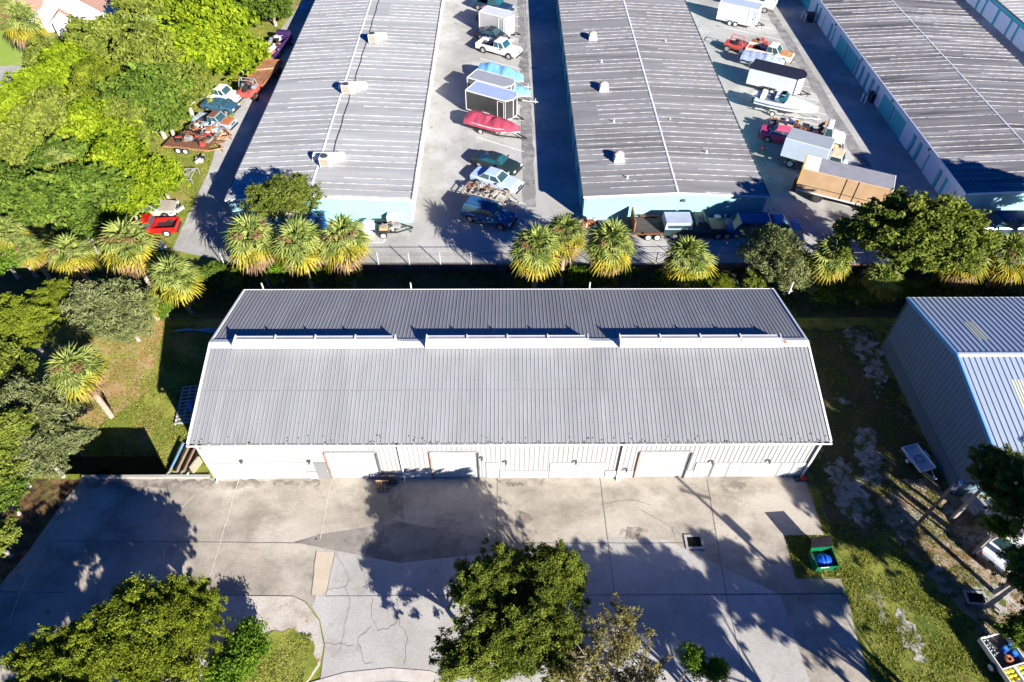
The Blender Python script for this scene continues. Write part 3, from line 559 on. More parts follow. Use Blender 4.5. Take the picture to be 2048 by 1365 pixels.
def ring(x, w, zb, zt, tb=.08, tt=.10):
    return [(x,-w+tb,zb),(x,-w,zb+.16),(x,-w,zt-.16),(x,-w+tt,zt),(x,0,zt+.02),(x,w-tt,zt),(x,w,zt-.16),(x,w,zb+.16),(x,w-tb,zb),(x,0,zb)]
def V(u, v, z=.7): g = G(u, v, z); return (g.x, g.y, 0)
def body(t, st, mat, name='body'):
    b = MB(); b.loft([ring(*s) for s in st]); return b.build(name, mat, t)
def cabin(t, xa, xb, ra, rb, w, wr, zb, zt, mat, gl=glass, roofc=None, split=True, back=True):
    """greenhouse: base xa..xb, roof ra..rb"""
    b = MB(); b.add([(xa,-w,zb),(xb,-w,zb),(xb,w,zb),(xa,w,zb),(ra,-wr,zt),(rb,-wr,zt),(rb,wr,zt),(ra,wr,zt)], [(0,1,5,4),(1,2,6,5),(2,3,7,6),(3,0,4,7)]); c = b.build('cab', mat, t)
    b = MB(); b.add([(ra-.03,-wr-.02,zt),(rb+.03,-wr-.02,zt),(rb+.03,wr+.02,zt),(ra-.03,wr+.02,zt),(ra+.08,-wr+.1,zt+.045),(rb-.08,-wr+.1,zt+.045),(rb-.08,wr-.1,zt+.045),(ra+.08,wr-.1,zt+.045)], [(0,3,2,1),(4,5,6,7),(0,1,5,4),(1,2,6,5),(2,3,7,6),(3,0,4,7)]); b.build('roof', roofc or mat, t)
    def L(p, q, s): return tuple(p[i]+(q[i]-p[i])*s for i in range(3))
    def pane(name, A, B, C, D, off, m=.07):
        # A,B bottom, C,D top
        q = []
        for s, r_ in ((m, .1), (1-m, .1), (1-m, .9), (m, .9)): q.append(tuple(L(L(A,B,s), L(D,C,s), r_)[i]+off[i] for i in range(3)))
        MB().quad(*q).build(name, gl, t)
    e = .012
    pane('windshield', (xb,-w,zb),(xb,w,zb),(rb,wr,zt),(rb,-wr,zt), (e,0,e))
    if back: pane('rear_window', (xa,-w,zb),(xa,w,zb),(ra,wr,zt),(ra,-wr,zt), (-e,0,e))
    for s in (-1, 1):
        n = 2 if split else 1
        for k in range(n):
            A = L((xa,s*w,zb),(xb,s*w,zb),k/n); B = L((xa,s*w,zb),(xb,s*w,zb),(k+1)/n); D = L((ra,s*wr,zt),(rb,s*wr,zt),k/n); C_ = L((ra,s*wr,zt),(rb,s*wr,zt),(k+1)/n)
            pane('side_window', A, B, C_, D, (0,s*e,.002), .06)
    return c
def lights(t, L, w, z, trim=True):
    for s in (-1, 1):
        MB().box(L/2-.1, L/2+.012, s*(w-.2)-.16, s*(w-.2)+.16, z-.07, z+.07).build('headlight', lampw, t)
        MB().box(-L/2-.012, -L/2+.06, s*(w-.14)-.1, s*(w-.14)+.1, z-.05, z+.12).build('taillight', lampr, t)
    MB().box(L/2-.02, L/2+.08, -w+.08, w-.08, .32, .52).build('bumper', blackp if trim else gal, t); MB().box(-L/2-.08, -L/2+.02, -w+.08, w-.08, .34, .54).build('bumper', blackp if trim else gal, t)
    MB().box(L/2-.02, L/2+.016, -w*.45, w*.45, z-.08, z+.08).build('grille', blackp, t)
def mirrors(t, x, w, z, mat):
    for s in (-1, 1): MB().box(x-.06, x+.06, s*w-.09+s*.1, s*w+.09+s*.1, z, z+.14).build('mirror', mat, t)
def sedan(u, v, hd, col, label, L=5.1, W=1.9, Hh=1.42, gl=glass, rear=None, roofc=None, cat='car', name='car', group='cars in the storage yard', rimx=None, coupe=False, hoodc=None, scale=1):
    t = thing(name, label, cat, V(u, v, .6), math.radians(hd), group); t.scale = (scale,)*3; m = paint(col, .25); w = W/2; h = L/2
    body(t, [(-h,w*.8,.34,.78),(-h+.12,w*.94,.24,.9),(-h+.9,w,.22,.95),(-.6,w,.2,.93),(.75,w,.2,.93),(h-.6,w*.97,.22,.84),(h-.12,w*.9,.25,.74),(h,w*.74,.32,.64)], m)
    if hoodc: MB().add([(.95,-w*.8,.925),(h-.35,-w*.75,.80),(h-.35,w*.75,.80),(.95,w*.8,.925),(.95,-w*.8,.96),(h-.35,-w*.75,.835),(h-.35,w*.75,.835),(.95,w*.8,.96)], [(4,5,6,7),(0,1,5,4),(1,2,6,5),(2,3,7,6),(3,0,4,7)]).build('hood', hoodc, t)
    cabin(t, -h+(.75 if coupe else .95), .98, -h+(1.7 if coupe else 1.55), .28, w*.9, w*.68, .92, Hh, m, gl, roofc, split=not coupe)
    for x in (-h+.95, h-.95):
        arch(t, x, w, .33)
        for s in (-1, 1): wheel(t, x, s*(w-.08), .33, .2, rimx)
    lights(t, L, w*.92, .66); mirrors(t, .72, w, .92, m); return t
def suv(u, v, hd, col, label, L=4.8, W=1.85, Hh=1.72, roofc=None, rack=True, name='suv', gl=glass):
    t = thing(name, label, 'car', V(u, v, .8), math.radians(hd), 'cars in the storage yard'); m = paint(col, .25); w = W/2; h = L/2
    body(t, [(-h,w*.95,.38,1.0),(-h+.1,w,.3,1.06),(.8,w,.28,1.04),(h-.5,w*.97,.3,.98),(h-.08,w*.92,.34,.92),(h,w*.85,.4,.8)], m)
    cabin(t, -h+.05, 1.05, -h+.3, .5, w*.94, w*.8, 1.04, Hh, m, gl, roofc)
    if rack:
        for s in (-1, 1): MB().bar((-h+.5,s*w*.68,Hh+.1),(.3,s*w*.68,Hh+.1),.025).build('roof_rail', blackp, t)
        MB().box(-.35,.3,-.4,.4,Hh+.047,Hh+.06).build('sunroof', glass, t)
    for x in (-h+.9, h-.85):
        arch(t, x, w, .36)
        for s in (-1, 1): wheel(t, x, s*(w-.08), .36, .22)
    lights(t, L, w*.95, .8); mirrors(t, .8, w, 1.04, m); return t
def pickup(u, v, hd, col, label, L=5.6, W=1.95, cabc=None, hoodc=None, roofc=None, cap=None, gl=glass, Hh=1.75, name='pickup_truck', group='trucks in the storage yard', rimx=None, scale=1, bed=True):
    t = thing(name, label, 'pickup truck', V(u, v, .8), math.radians(hd), group); t.scale = (scale,)*3; m = paint(col, .3); w = W/2; h = L/2
    xb = -.35
    body(t, [(xb,w,.36,1.02),(.9,w,.34,1.04),(h-.6,w*.98,.36,1.0),(h-.08,w*.93,.4,.95),(h,w*.88,.45,.85)], m)
    hc = hoodc or m
    MB().add([(1.2,-w*.82,1.0),(h-.15,-w*.78,.93),(h-.15,w*.78,.93),(1.2,w*.82,1.0),(1.2,-w*.82,1.085),(h-.15,-w*.78,1.01),(h-.15,w*.78,1.01),(1.2,w*.82,1.085)], [(4,5,6,7),(0,1,5,4),(1,2,6,5),(2,3,7,6),(3,0,4,7)]).build('hood', hc, t)
    cabin(t, xb+.02, 1.3, xb+.12, .72, w*.93, w*.78, 1.03, Hh, cabc or m, gl, roofc, split=True)
    if bed:
        b = MB(); x0 = -h
        b.box(x0, xb-.04, -w+.02, -w+.12, .45, 1.08); b.box(x0, xb-.04, w-.12, w-.02, .45, 1.08); b.box(x0, x0+.08, -w+.12, w-.12, .5, 1.05); b.box(xb-.12, xb-.04, -w+.12, w-.12, .5, 1.05); b.build('bed', m, t)
        MB().box(x0+.08, xb-.12, -w+.12, w-.12, .5, .56).build('bed_floor', blackp, t)
        if cap: b = MB(); b.taper(x0+.02, xb-.06, -w+.06, w-.06, 1.09, Hh-.02, .1, .14, .1); c = b.build('camper_shell', cap, t); MB().box(x0+.3, xb-.3, -w+.08, -w+.1, 1.2, 1.5).build('shell_window', glass, c)
    for x in (-h+1.05, h-.95):
        arch(t, x, w, .38)
        for s in (-1, 1): wheel(t, x, s*(w-.09), .38, .25, rimx)
    lights(t, L, w*.93, .78); mirrors(t, 1.0, w, 1.05, m); return t
def box_trailer(u, v, hd, L, W, Hh, sidec, roofc, label, trimc=None, vnose=True, door=True, axles=1, frontc=None, zpx=None, group='enclosed cargo trailers', name='cargo_trailer', open_rear=False):
    t = thing(name, label, 'trailer', V(u, v, zpx if zpx is not None else (Hh+.5)/2), math.radians(hd), group); h = L/2; w = W/2; z0 = .5; z1 = z0+Hh; trimc = trimc or trimw
    n = .55 if vnose else .02; pts = [(-h,-w),(h-n,-w),(h,-w*.35),(h,w*.35),(h-n,w),(-h,w)] if vnose else [(-h,-w),(h,-w),(h,w),(-h,w)]
    MB().prism(pts, z0, z1).build('box_body', sidec, t)
    MB().prism([(x*1.0, y*1.0) for x, y in pts], z1+.002, z1+.03).build('roof', roofc, t)
    b = MB(); q = pts+[pts[0]]
    for a, c in zip(q[:-1], q[1:]):
        b.beam((a[0],a[1],z1+.01),(c[0],c[1],z1+.01),.09,.1); b.beam((a[0],a[1],z0),(c[0],c[1],z0),.05,.1)
    for a in pts: b.beam((a[0],a[1],z0),(a[0],a[1],z1),.07,.07)
    b.build('trim', trimc, t)
    if vnose: MB().add([(h-n+.03,-w-.01,z0+.05),(h+.01,-w*.35,z0+.05),(h+.01,-w*.35,z1-.06),(h-n+.03,-w-.01,z1-.06)], [(0,1,2,3)]).build('nose_panel', frontc or sidec, t)
    else: MB().quad((h+.012,-w+.05,z0+.06),(h+.012,w-.05,z0+.06),(h+.012,w-.05,z1-.06),(h+.012,-w+.05,z1-.06)).build('front_panel', frontc or sidec, t)
    if door:
        xd = h-n-.95; b = MB(); 
        for a, c in (((xd,z0+.12),(xd+.75,z0+.12)),((xd,z1-.2),(xd+.75,z1-.2)),((xd,z0+.12),(xd,z1-.2)),((xd+.75,z0+.12),(xd+.75,z1-.2))): b.beam((a[0],-w-.015,a[1]),(c[0],-w-.015,c[1]),.04,.04)
        d = b.build('side_door', trimc, t); MB().box(xd+.6,xd+.7,-w-.04,-w-.01,z0+.8,z0+.9).build('latch', blackp, d)
    xs_ = [-.25] if axles == 1 else [-.65, .1]
    for x in xs_:
        for s in (-1, 1): wheel(t, x, s*(w+.02), .33, .2, rimw if axles == 2 else rimm)
    for s in (-1, 1): MB().box(xs_[0]-.45, xs_[-1]+.45, s*(w+.02)-.12, s*(w+.02)+.12, .7, .74).build('fender', trimc, t)
    b = MB(); b.beam((h-n,-w*.6,z0-.02),(h+1.0,0,z0-.02),.08,.1); b.beam((h-n,w*.6,z0-.02),(h+1.0,0,z0-.02),.08,.1); b.bar((h+.8,0,.05),(h+.8,0,.75),.04); b.box(h+.95,h+1.12,-.06,.06,z0-.06,z0+.06); b.build('hitch', blackp, t)
    return t
def boat_trailer(t, L, W, z=.4, mat=None):
    mat = mat or gal; h = L/2; b = MB(); b.beam((-h,-W*.36,z),(h*.4,-W*.36,z),.08,.1); b.beam((-h,W*.36,z),(h*.4,W*.36,z),.08,.1); b.beam((h*.4,-W*.36,z),(h+.9,0,z),.08,.1); b.beam((h*.4,W*.36,z),(h+.9,0,z),.08,.1)
    for x in (-h*.8, -h*.3, h*.3): b.beam((x,-W*.36,z),(x,W*.36,z),.07,.08)
    b.bar((h+.6,0,.03),(h+.6,0,.8),.035); b.build('trailer_frame', mat, t)
    for s in (-1, 1): wheel(t, -h*.35, s*W*.44, .3, .18, rimw); MB().box(-h*.35-.4,-h*.35+.4,s*W*.44-.12,s*W*.44+.12,.64,.67).build('fender', mat, t)
def hull_rings(L, W, z0, D, n=9):
    h = L/2; out = []
    for k in range(n):
        s = k/(n-1); x = -h+L*s; w = W/2*(1-max(0,(s-.45)/.55)**2.2*.97)*(.93+.07*min(1,s*4)); kz = z0+D*.55*max(0,(s-.7)/.3)**2; zt = z0+D+.18*s*s
        out.append([(x,-w,zt),(x,-w*.92,z0+D*.45+(kz-z0)*.6),(x,-w*.15,kz),(x,w*.15,kz),(x,w*.92,z0+D*.45+(kz-z0)*.6),(x,w,zt)])
    return out
def motor(t, x, z, mat):
    b = MB(); b.taper(x-.5,x-.05,-.2,.2,z+.25,z+.75,.08,.05,.08); o = b.build('outboard_motor', mat, t); MB().box(x-.35,x-.2,-.06,.06,z-.55,z+.25).build('motor_leg', blackp, o)
def tarp_boat(u, v, hd, L, W, col, label, peak=.7, lumps=(), mot=None, zpx=1.1, frame=None, hullc=None):
    t = thing('covered_boat', label, 'boat', V(u, v, zpx), math.radians(hd), 'tarped boats on trailers'); rn = random.Random(hash(label) % 999 if False else len(label)*7)
    boat_trailer(t, L, W, mat=frame); b = MB(); b.loft(hull_rings(L, W, .5, .62)); b.build('hull', hullc or paint((.7,.7,.7)), t)
    nx, ny = 34, 14; h = L/2; b = MB(); vs = []
    for i in range(nx+1):
        s = i/nx; x = -h-.05+(L+.12)*s; w = (W/2+.05)*(1-max(0,(s-.45)/.55)**2.2*.95)
        for j in range(ny+1):
            q = -1+2*j/ny; ridge = peak*(1-abs(q)**1.25)*(.55+.45*math.cos((s-.42)*3.0))
            for (c, a, r_) in lumps: ridge += a*math.exp(-((s-c)/r_)**2)*(1-abs(q)**1.5)
            z = 1.16+.16*s*s+max(0, ridge)+.025*math.sin(s*37+q*2)+.02*rn.uniform(-1,1)-(.32 if abs(q) > .99 else 0)
            vs.append((x, w*q*(1.03 if abs(q) > .99 else 1), z))
    b.add(vs, [(i*(ny+1)+j, (i+1)*(ny+1)+j, (i+1)*(ny+1)+j+1, i*(ny+1)+j+1) for i in range(nx) for j in range(ny)])
    b.build('tarpaulin', M('tarp_%d_%d' % (col[0]*255, col[2]*255), col, .6, .12, 2.2, b=.6), t, smooth=False)
    if mot: motor(t, -h-.05, .8, mot)
    return t
LOT1 = -29; LOT2 = -30
# --- middle lot, from the back to the front ---
pickup(985,9,LOT1,(.02,.05,.09),'black pickup truck at the very back of the middle lot, top edge', gl=glassT)
suv(990,36,LOT1,(.015,.02,.04),'black sport utility car with a pink red roof panel behind the small silver trailer', roofc=paint((.55,.12,.16)), rack=False)
box_trailer(996,46,LOT1,4.3,2.1,2.1, M('trailer_silver',(.45,.45,.44),.35,.08,.8,m=.3), M('trailer_roof_grey',(.55,.56,.60),.5,.06,1), 'silver cargo trailer with a white nose behind the black hatchback', frontc=paint((.8,.78,.74)), group=None)
sedan(984,70,LOT1,(.012,.015,.03),'black hatchback parked between silver trailer and white pickup', L=4.3, coupe=True)
pw = pickup(998,94,LOT1,(.75,.75,.74),'clean white pickup truck with open bed in the middle lot', gl=glassT)
lt = tarp_boat(1004,148,LOT1,5.6,2.3,(.15,.36,.60),'boat under pale blue tarpaulin, rearmost of the two blue ones', .75, ((.25,.25,.12),(.62,.2,.1)))
tarp_boat(1022,178,LOT1,5.0,2.2,(.20,.42,.60),'boat under pale blue tarpaulin half hidden by the grey trailer', .45)
box_trailer(985,176,LOT1,5.2,2.2,1.6, M('trailer_dkgrey',(.10,.10,.10),.5,.1,1), M('trailer_roof_mid',(.30,.31,.34),.55,.08,1), 'dark cargo trailer with grey roof and small white hatch behind the black one')
hv = G(980,163,2.2); 
box_trailer(986,207,LOT1,5.4,2.3,2.15, M('trailer_black',(.045,.045,.045),.4,.15,1), M('trailer_roof_blue',(.33,.40,.58),.45,.06,1), 'black cargo trailer with white edges and blue grey roof beside the red boat')
tarp_boat(988,246,LOT1,6.0,2.3,(.36,.05,.085),'boat under red tarpaulin on a black trailer in the middle lot', .55, ((.12,.15,.08),(.45,-.18,.05)), frame=blackp)
sedan(993,325,LOT1,(.02,.035,.035),'black green coupe beside the silver blue sedan', L=4.9, coupe=True, gl=glassT, Hh=1.3, rimx=M('rim_tan',(.5,.42,.35),.5))
sedan(993,360,LOT1,(.42,.52,.68),'silver blue four door sedan in the middle lot')
suv(978,427,-24,(.03,.10,.22),'dark blue sport utility car with roof rack in the palm shade')
# pickup bed load and trailer hatch
hatch = MB().box(-.25,.25,-.25,.25,2.13,2.2); 
# --- flat junk trailer ---
def flat_trailer(u, v, hd, L, W, mat, label, z=.55, deck=None, sides=0, axles=2, rim=None, zpx=.6, group='junk trailers'):
    t = thing('flat_trailer', label, 'trailer', V(u, v, zpx), math.radians(hd), group); h = L/2; w = W/2; b = MB()
    for s in (-1, 1): b.beam((-h,s*w,z),(h,s*w,z),.1,.14)
    k = -h
    while k <= h: b.beam((k,-w,z),(k,w,z),.07,.08); k += .55
    b.beam((h,-w,z),(h+1.3,0,z),.09,.1); b.beam((h,w,z),(h+1.3,0,z),.09,.1); b.bar((h+1.1,0,.02),(h+1.1,0,.8),.04)
    if sides:
        for s in (-1, 1):
            b.beam((-h,s*w,z+sides),(h,s*w,z+sides),.05,.05); k = -h
            while k <= h+.01: b.beam((k,s*w,z),(k,s*w,z+sides),.05,.05); k += L/4
        for x in (-h, h): b.beam((x,-w,z+sides),(x,w,z+sides),.05,.05)
    b.build('frame', mat, t)
    if deck: MB().box(-h+.05,h-.05,-w+.05,w-.05,z+.05,z+.09).build('deck', deck, t)
    for x in ([-.45,.35] if axles == 2 else [0]):
        for s in (-1, 1): wheel(t, x-.3, s*(w+.16), .34, .2, rim or rimw)
    for s in (-1, 1): MB().box(-1.2,.55,s*(w+.16)-.13,s*(w+.16)+.13,.72,.76).build('fender', mat, t)
    return t
flat_trailer(972,388,-22,4.2,1.7,M('frame_tan',(.42,.36,.28),.8,.3,4),'open skeleton trailer with pale rusty rails beside the silver blue sedan', sides=.3)
def scrap(u, v, label, hd=0, n=22, R=(1.3,.7), z0=.7, hh=.7, cols=None, seed=1, name='scrap_heap', loc=None, group=None, zpx=None, kinds=(0,1,2,3)):
    rn = random.Random(seed); g = loc or V(u, v, zpx if zpx is not None else z0); t = thing(name, label, 'scrap', (g[0],g[1],z0), math.radians(hd), group or 'heaps of scrap')
    cols = cols or [rust, rustd, rustd, steel, blackp, blackp, trimw]; bs = {}
    for k in range(n):
        m = rn.choice(cols); b = bs.setdefault(m.name, (MB(), m))[0]; x = rn.uniform(-1,1)*R[0]; y = rn.uniform(-1,1)*R[1]; z = rn.random()*hh*(1-abs(x)/R[0]*.5)+.12; kd = rn.choice(kinds); a = rn.uniform(0,math.pi); d = Vector((math.cos(a),math.sin(a),rn.uniform(-.3,.3)))
        L_ = rn.uniform(.3,.8)
        if kd == 0: b.bar(Vector((x,y,z))-d*L_, Vector((x,y,z))+d*L_, rn.uniform(.02,.05))
        elif kd == 1: b.beam(Vector((x,y,z))-d*L_*.6, Vector((x,y,z))+d*L_*.6, rn.uniform(.1,.35), rn.uniform(.04,.25))
        elif kd == 2: b.bar(Vector((x,y,z-.12)), Vector((x,y,z-.12))+Vector((d.x*.1,d.y*.1,.26)), rn.uniform(.14,.3), n=12)
        else: s_ = rn.uniform(.12,.3); b.taper(x-s_*1.3,x+s_*1.3,y-s_,y+s_,z-.14,z+s_*.8,s_*.3,s_*.3)
    for nm, (b, m) in bs.items(): b.build({'rust_brown':'rusty_pieces','rust_dark':'dark_rusty_pieces','steel_grey':'steel_pieces','black_plastic':'black_pieces','trim_white':'white_pieces'}.get(nm,'painted_pieces'), m, t)
    return t
scrap(965,383,'tangle of rusty tubes on the skeleton trailer', LOT1, 16, (1.6,.6), .62, .3, [rustd, steel, M('frame_tan',(.42,.36,.28))], 3, kinds=(0,1))
scrap(975,84,'bits of metal and a blue bag in the bed of the white pickup', LOT1, 12, (.75,.6), .6, .4, [paint((.05,.2,.6)), steel, trimw, blackp], 5)
# --- right lot ---
box_trailer(1478,27,LOT2,5.0,2.2,2.1, M('trailer_white',(.66,.68,.72),.4,.05,.6), M('trailer_roof_pale',(.40,.46,.56),.5,.05,1), 'white enclosed cargo trailer with twin axles at the back of the right lot', axles=2, vnose=False, frontc=paint((.8,.78,.7)), group=None)
# motorhome behind it
t = thing('motorhome', 'cream motorhome cut by the top edge behind the white cargo trailer', 'motorhome', V(1505,-4,1.2), math.radians(LOT2)); MB().box(-3.6,3.2,-1.2,1.2,.6,3.0).build('body', paint((.75,.72,.62)), t, bev=.12); MB().box(1.2,1.9,-1.22,-1.2,1.5,2.1).build('window', glass, t); MB().box(-1.0,0,-1.22,-1.2,1.5,2.1).build('window', glass, t); MB().quad((3.21,-1,1.5),(3.21,1,1.5),(3.21,1,2.5),(3.21,-1,2.5)).build('windshield', glass, t)
for x in (-2,2.2):
    for s in (-1,1): wheel(t, x, s*1.1, .4, .25)
# red jeep frame
t = thing('off_road_car', 'small red open off road car with roll bars beside the orange pickup', 'car', V(1478,92,.7), math.radians(LOT2)); redm = paint((.42,.06,.05), .5)
body(t, [(-1.7,.7,.45,.95),(-.5,.75,.42,.9),(.5,.72,.42,.98),(1.6,.6,.5,.92)], redm); b = MB()
for s in (-1, 1): b.bar((-1.3,s*.6,.9),(-1.1,s*.55,1.7),.04); b.bar((-1.1,s*.55,1.7),(.3,s*.55,1.65),.04); b.bar((.3,s*.55,1.65),(.6,s*.6,.95),.04)
b.bar((-1.1,-.55,1.7),(-1.1,.55,1.7),.04); b.bar((.3,-.55,1.65),(.3,.55,1.65),.04); b.build('roll_cage', redm, t); MB().box(-.6,-.1,-.5,-.1,.9,1.3).build('seat', blackp, t); MB().box(-.6,-.1,.1,.5,.9,1.3).build('seat', blackp, t)
for x in (-1.2,1.2):
    for s in (-1,1): wheel(t, x, s*.78, .4, .26)
pickup(1540,104,LOT2,(.70,.64,.52),'white and orange pickup truck with rusty orange hood', hoodc=M('rust_orange',(.55,.20,.04),.6,.5,2,c2=(.62,.36,.16)), gl=glass, group=None)
scrap(1522,90,'rusty crane arm and parts in the bed of the orange hooded pickup', LOT2, 12, (.9,.6), .62, .5, [rust, blackp, redm], 9, kinds=(0,1,3))
tarp_boat(1527,117,LOT2,4.9,1.9,(.30,.35,.52),'boat under wrinkled white and blue tarpaulin beside the orange hooded pickup', .45, ((.6,.15,.1),), mot=paint((.1,.1,.12)))
box_trailer(1552,160,LOT2,6.0,2.4,1.9, M('trailer_greywhite',(.60,.62,.60),.5,.06,.8), M('tarp_black',(.02,.02,.025),.45,.3,2,b=.8), 'long white trailer draped with a black tarpaulin above the cabin boat', axles=2, vnose=True, trimc=M('tarp_black',(.02,.02,.025)), door=False, group=None)
# cabin cruiser
t = thing('cabin_boat', 'white cabin cruiser boat with blue stripe on a trailer', 'boat', V(1572,212,1.0), math.radians(LOT2+3)); boat_trailer(t, 6.0, 2.3); wb = paint((.76,.76,.74), .3)
b = MB(); b.loft(hull_rings(6.6, 2.4, .55, .95)); b.build('hull', wb, t)
b = MB(); b.add([(-.2,-.85,1.52),(2.3,-.35,1.68),(2.3,.35,1.68),(-.2,.85,1.52),(.0,-.7,1.95),(1.7,-.25,1.85),(1.7,.25,1.85),(.0,.7,1.95)], [(0,1,5,4),(1,2,6,5),(2,3,7,6),(3,0,4,7),(4,5,6,7)]); b.build('cabin_top', wb, t)
b = MB(); b.quad((.02,-.75,1.9),(.02,.75,1.9),(-.35,.7,2.3),(-.35,-.7,2.3)); b.quad((.02,-.75,1.9),(-.8,-.95,1.7),(-.9,-.9,2.1),(-.35,-.7,2.3)); b.quad((.02,.75,1.9),(-.8,.95,1.7),(-.9,.9,2.1),(-.35,.7,2.3)); b.build('windshield', glassT, t)
MB().box(-2.9,-.4,-.85,.85,1.52,1.56).build('cockpit_floor', M('cockpit_dark',(.10,.14,.18),.6,.3,4), t)
for y in (-.45,.45): MB().box(-1.3,-.8,y-.25,y+.25,1.56,2.0).build('seat', wb, t)
MB().box(-2.8,-2.3,-.8,.8,1.56,1.9).build('bench', wb, t)
b = MB()
for s in (-1,1):
    r1 = hull_rings(6.6,2.4,.55,.95)
    for a, c in zip(r1[:-1], r1[1:]): i = 0 if s < 0 else 5; b.beam((a[i][0],a[i][1]+s*.015,a[i][2]-.22),(c[i][0],c[i][1]+s*.015,c[i][2]-.22),.03,.07)
b.build('stripe', paint((.05,.08,.3)), t)
b = MB(); b.bar((.2,-.8,1.6),(2.9,-.25,2.1),.02); b.bar((.2,.8,1.6),(2.9,.25,2.1),.02); b.bar((2.9,-.25,2.1),(2.9,.25,2.1),.02); b.build('bow_rail', gal, t); motor(t, -3.3, 1.0, wb)
# truck with bare chassis and white cab
def cab(t, x0, mat, W=2.2, zb=.9, hood=True, roofc=None, Hh=2.3):
    w = W/2
    if hood:
        b = MB(); b.loft([ring(x0,w,.6,1.35),ring(x0+.9,w,.6,1.35)]); b.build('cab_body', mat, t); b = MB(); b.loft([ring(x0+.9,w*.85,.7,1.38),ring(x0+2.0,w*.72,.75,1.25),ring(x0+2.15,w*.65,.8,1.15)]); b.build('hood', mat, t)
        for s in (-1,1): b = MB(); b.box(x0+1.0,x0+1.95,s*w*.9-.18,s*w*.9+.18,.95,1.1); b.build('fender', mat, t)
        xb = x0+.95
    else:
        b = MB(); b.loft([ring(x0,w,.55,1.3),ring(x0+1.3,w,.55,1.25),ring(x0+1.75,w*.9,.6,1.15)]); b.build('cab_body', mat, t); xb = x0+1.4
    cabin(t, x0+.03, xb, x0+.08, xb-.3, w*.95, w*.85, 1.33, Hh, mat, glass, roofc, split=False)
    lights(t, 2*(x0+(2.15 if hood else 1.75)), w*.8, .95)
t = thing('flatbed_truck', 'old truck with bare rusty chassis and white cab below the cabin boat', 'truck', V(1615,266,.8), math.radians(-24)); dwhite = M('paint_dirty_white',(.60,.58,.53),.6,.2,3,c2=(.72,.71,.68))
cab(t, 1.5, dwhite); b = MB()
for s in (-1,1): b.beam((-4,s*.45,.8),(2,s*.45,.8),.1,.2)
for x in (-3.8,-3,-2,-1,0,1): b.beam((x,-.5,.8),(x,.5,.8),.08,.1)
b.build('chassis', rustd, t)
for x in (-3.3,-2.3):
    for s in (-1,1): wheel(t, x, s*.85, .52, .45, rustd)
for s in (-1,1): wheel(t, 3.0, s*.95, .52, .3, M('rim_tan2',(.6,.45,.28),.6,.2,4))
scrap(1590,258,'pile of dark machine parts and hoses on the bare truck chassis', -24, 40, (2.6,.7), .95, .6, [rustd, rust, blackp, paint((.04,.05,.15)), M('frame_tan',(.42,.36,.28))], 12, loc=tuple(G(1590,258,.9)))
MB().box(-.5,.5,-.12,.12,0,.3); o = MB().beam((-.5,0,0),(.5,0,.25),.25,.2).build('orange_beam', M('orange_paint',(.65,.20,.03),.5,.1), None, loc=G(1645,250,1.3)); o.rotation_euler=(0,0,math.radians(-60)+math.pi/2); o.location.z = 1.25; tag(o, 'bright orange metal block standing behind the white truck cab', 'metal part')
sedan(1572,272,-22,(.50,.05,.14),'pink red classic car with tail fins half hidden by the grey box truck', L=5.3, W=1.95, roofc=paint((.6,.1,.18)), group=None)
def box_truck(u, v, hd, L, W, Hh, sidec, roofc, label, cabcol, zpx=1.8, cabroof=None):
    t = thing('box_truck', label, 'truck', V(u, v, zpx), math.radians(hd), 'box trucks'); h = L/2; w = W/2; z0 = .95
    bb_ = MB(); bb_.box(-h,h,-w,w,z0,z0+Hh); bb_.build('cargo_box', sidec, t, bev=.05); MB().box(-h+.06,h-.06,-w+.06,w-.06,z0+Hh+.002,z0+Hh+.025).build('box_roof', roofc, t)
    cab(t, h+.1, cabcol, W=2.0, hood=False, roofc=cabroof)
    b = MB(); b.beam((-h,-.4,.75),(h+1.4,-.4,.75),.1,.2); b.beam((-h,.4,.75),(h+1.4,.4,.75),.1,.2); b.box(-h-.15,-h-.02,-w+.1,w-.1,.5,.65); b.build('chassis', blackp, t)
    for x in (-h+1.2, h+.95):
        for s in (-1,1): wheel(t, x, s*(w-.18), .45, .3 if x > 0 else .45, rimw)
    return t
tb = box_truck(1614,298,LOT2,4.3,2.3,2.0, M('box_greyblue',(.48,.55,.62),.5,.06,.7,fine=.04), M('box_roof_grey',(.30,.33,.36),.6,.06,1), 'pale grey box truck with white cab parked in front of the pink car', paint((.72,.70,.66),.4), cabroof=M('cab_roof_stained',(.7,.66,.58),.6,.2,3,c2=(.6,.38,.15)))
t = thing('box_trailer', 'long orange tan box trailer with grey roof, longest vehicle of the right lot', 'trailer', V(1690,368,1.9), math.radians(-25.5)); tan = M('box_tan',(.50,.32,.17),.55,.08,.8,fine=.05,c2=(.55,.37,.22))
b = MB(); b.box(-4.0,3.8,-1.25,1.25,.95,3.15); b.build('cargo_box', tan, t, bev=.04)
MB().box(-2.6,3.75,-1.2,1.2,3.152,3.18).build('roof', M('box_roof_grey2',(.26,.26,.28),.7,.1,1.2,fine=.06), t); MB().box(-3.95,-2.62,-1.2,1.2,3.152,3.19).build('roof_panel', trimw, t)
b = MB(); yk = M('yellow_edge',(.75,.45,.02),.5); b.box(-4.04,-3.98,-1.28,-1.2,.95,3.2); b.box(-4.04,-3.98,1.2,1.28,.95,3.2); b.box(-4.05,-3.98,-1.28,1.28,3.14,3.22); b.build('yellow_trim', yk, t)
b = MB()
for x in (-.05,1.0): b.box(x-.03,x+.03,-1.275,-1.252,.95,3.14)
b.box(-3.9,3.7,-1.275,-1.252,1.5,1.54); b.build('side_seams', blackp, t)
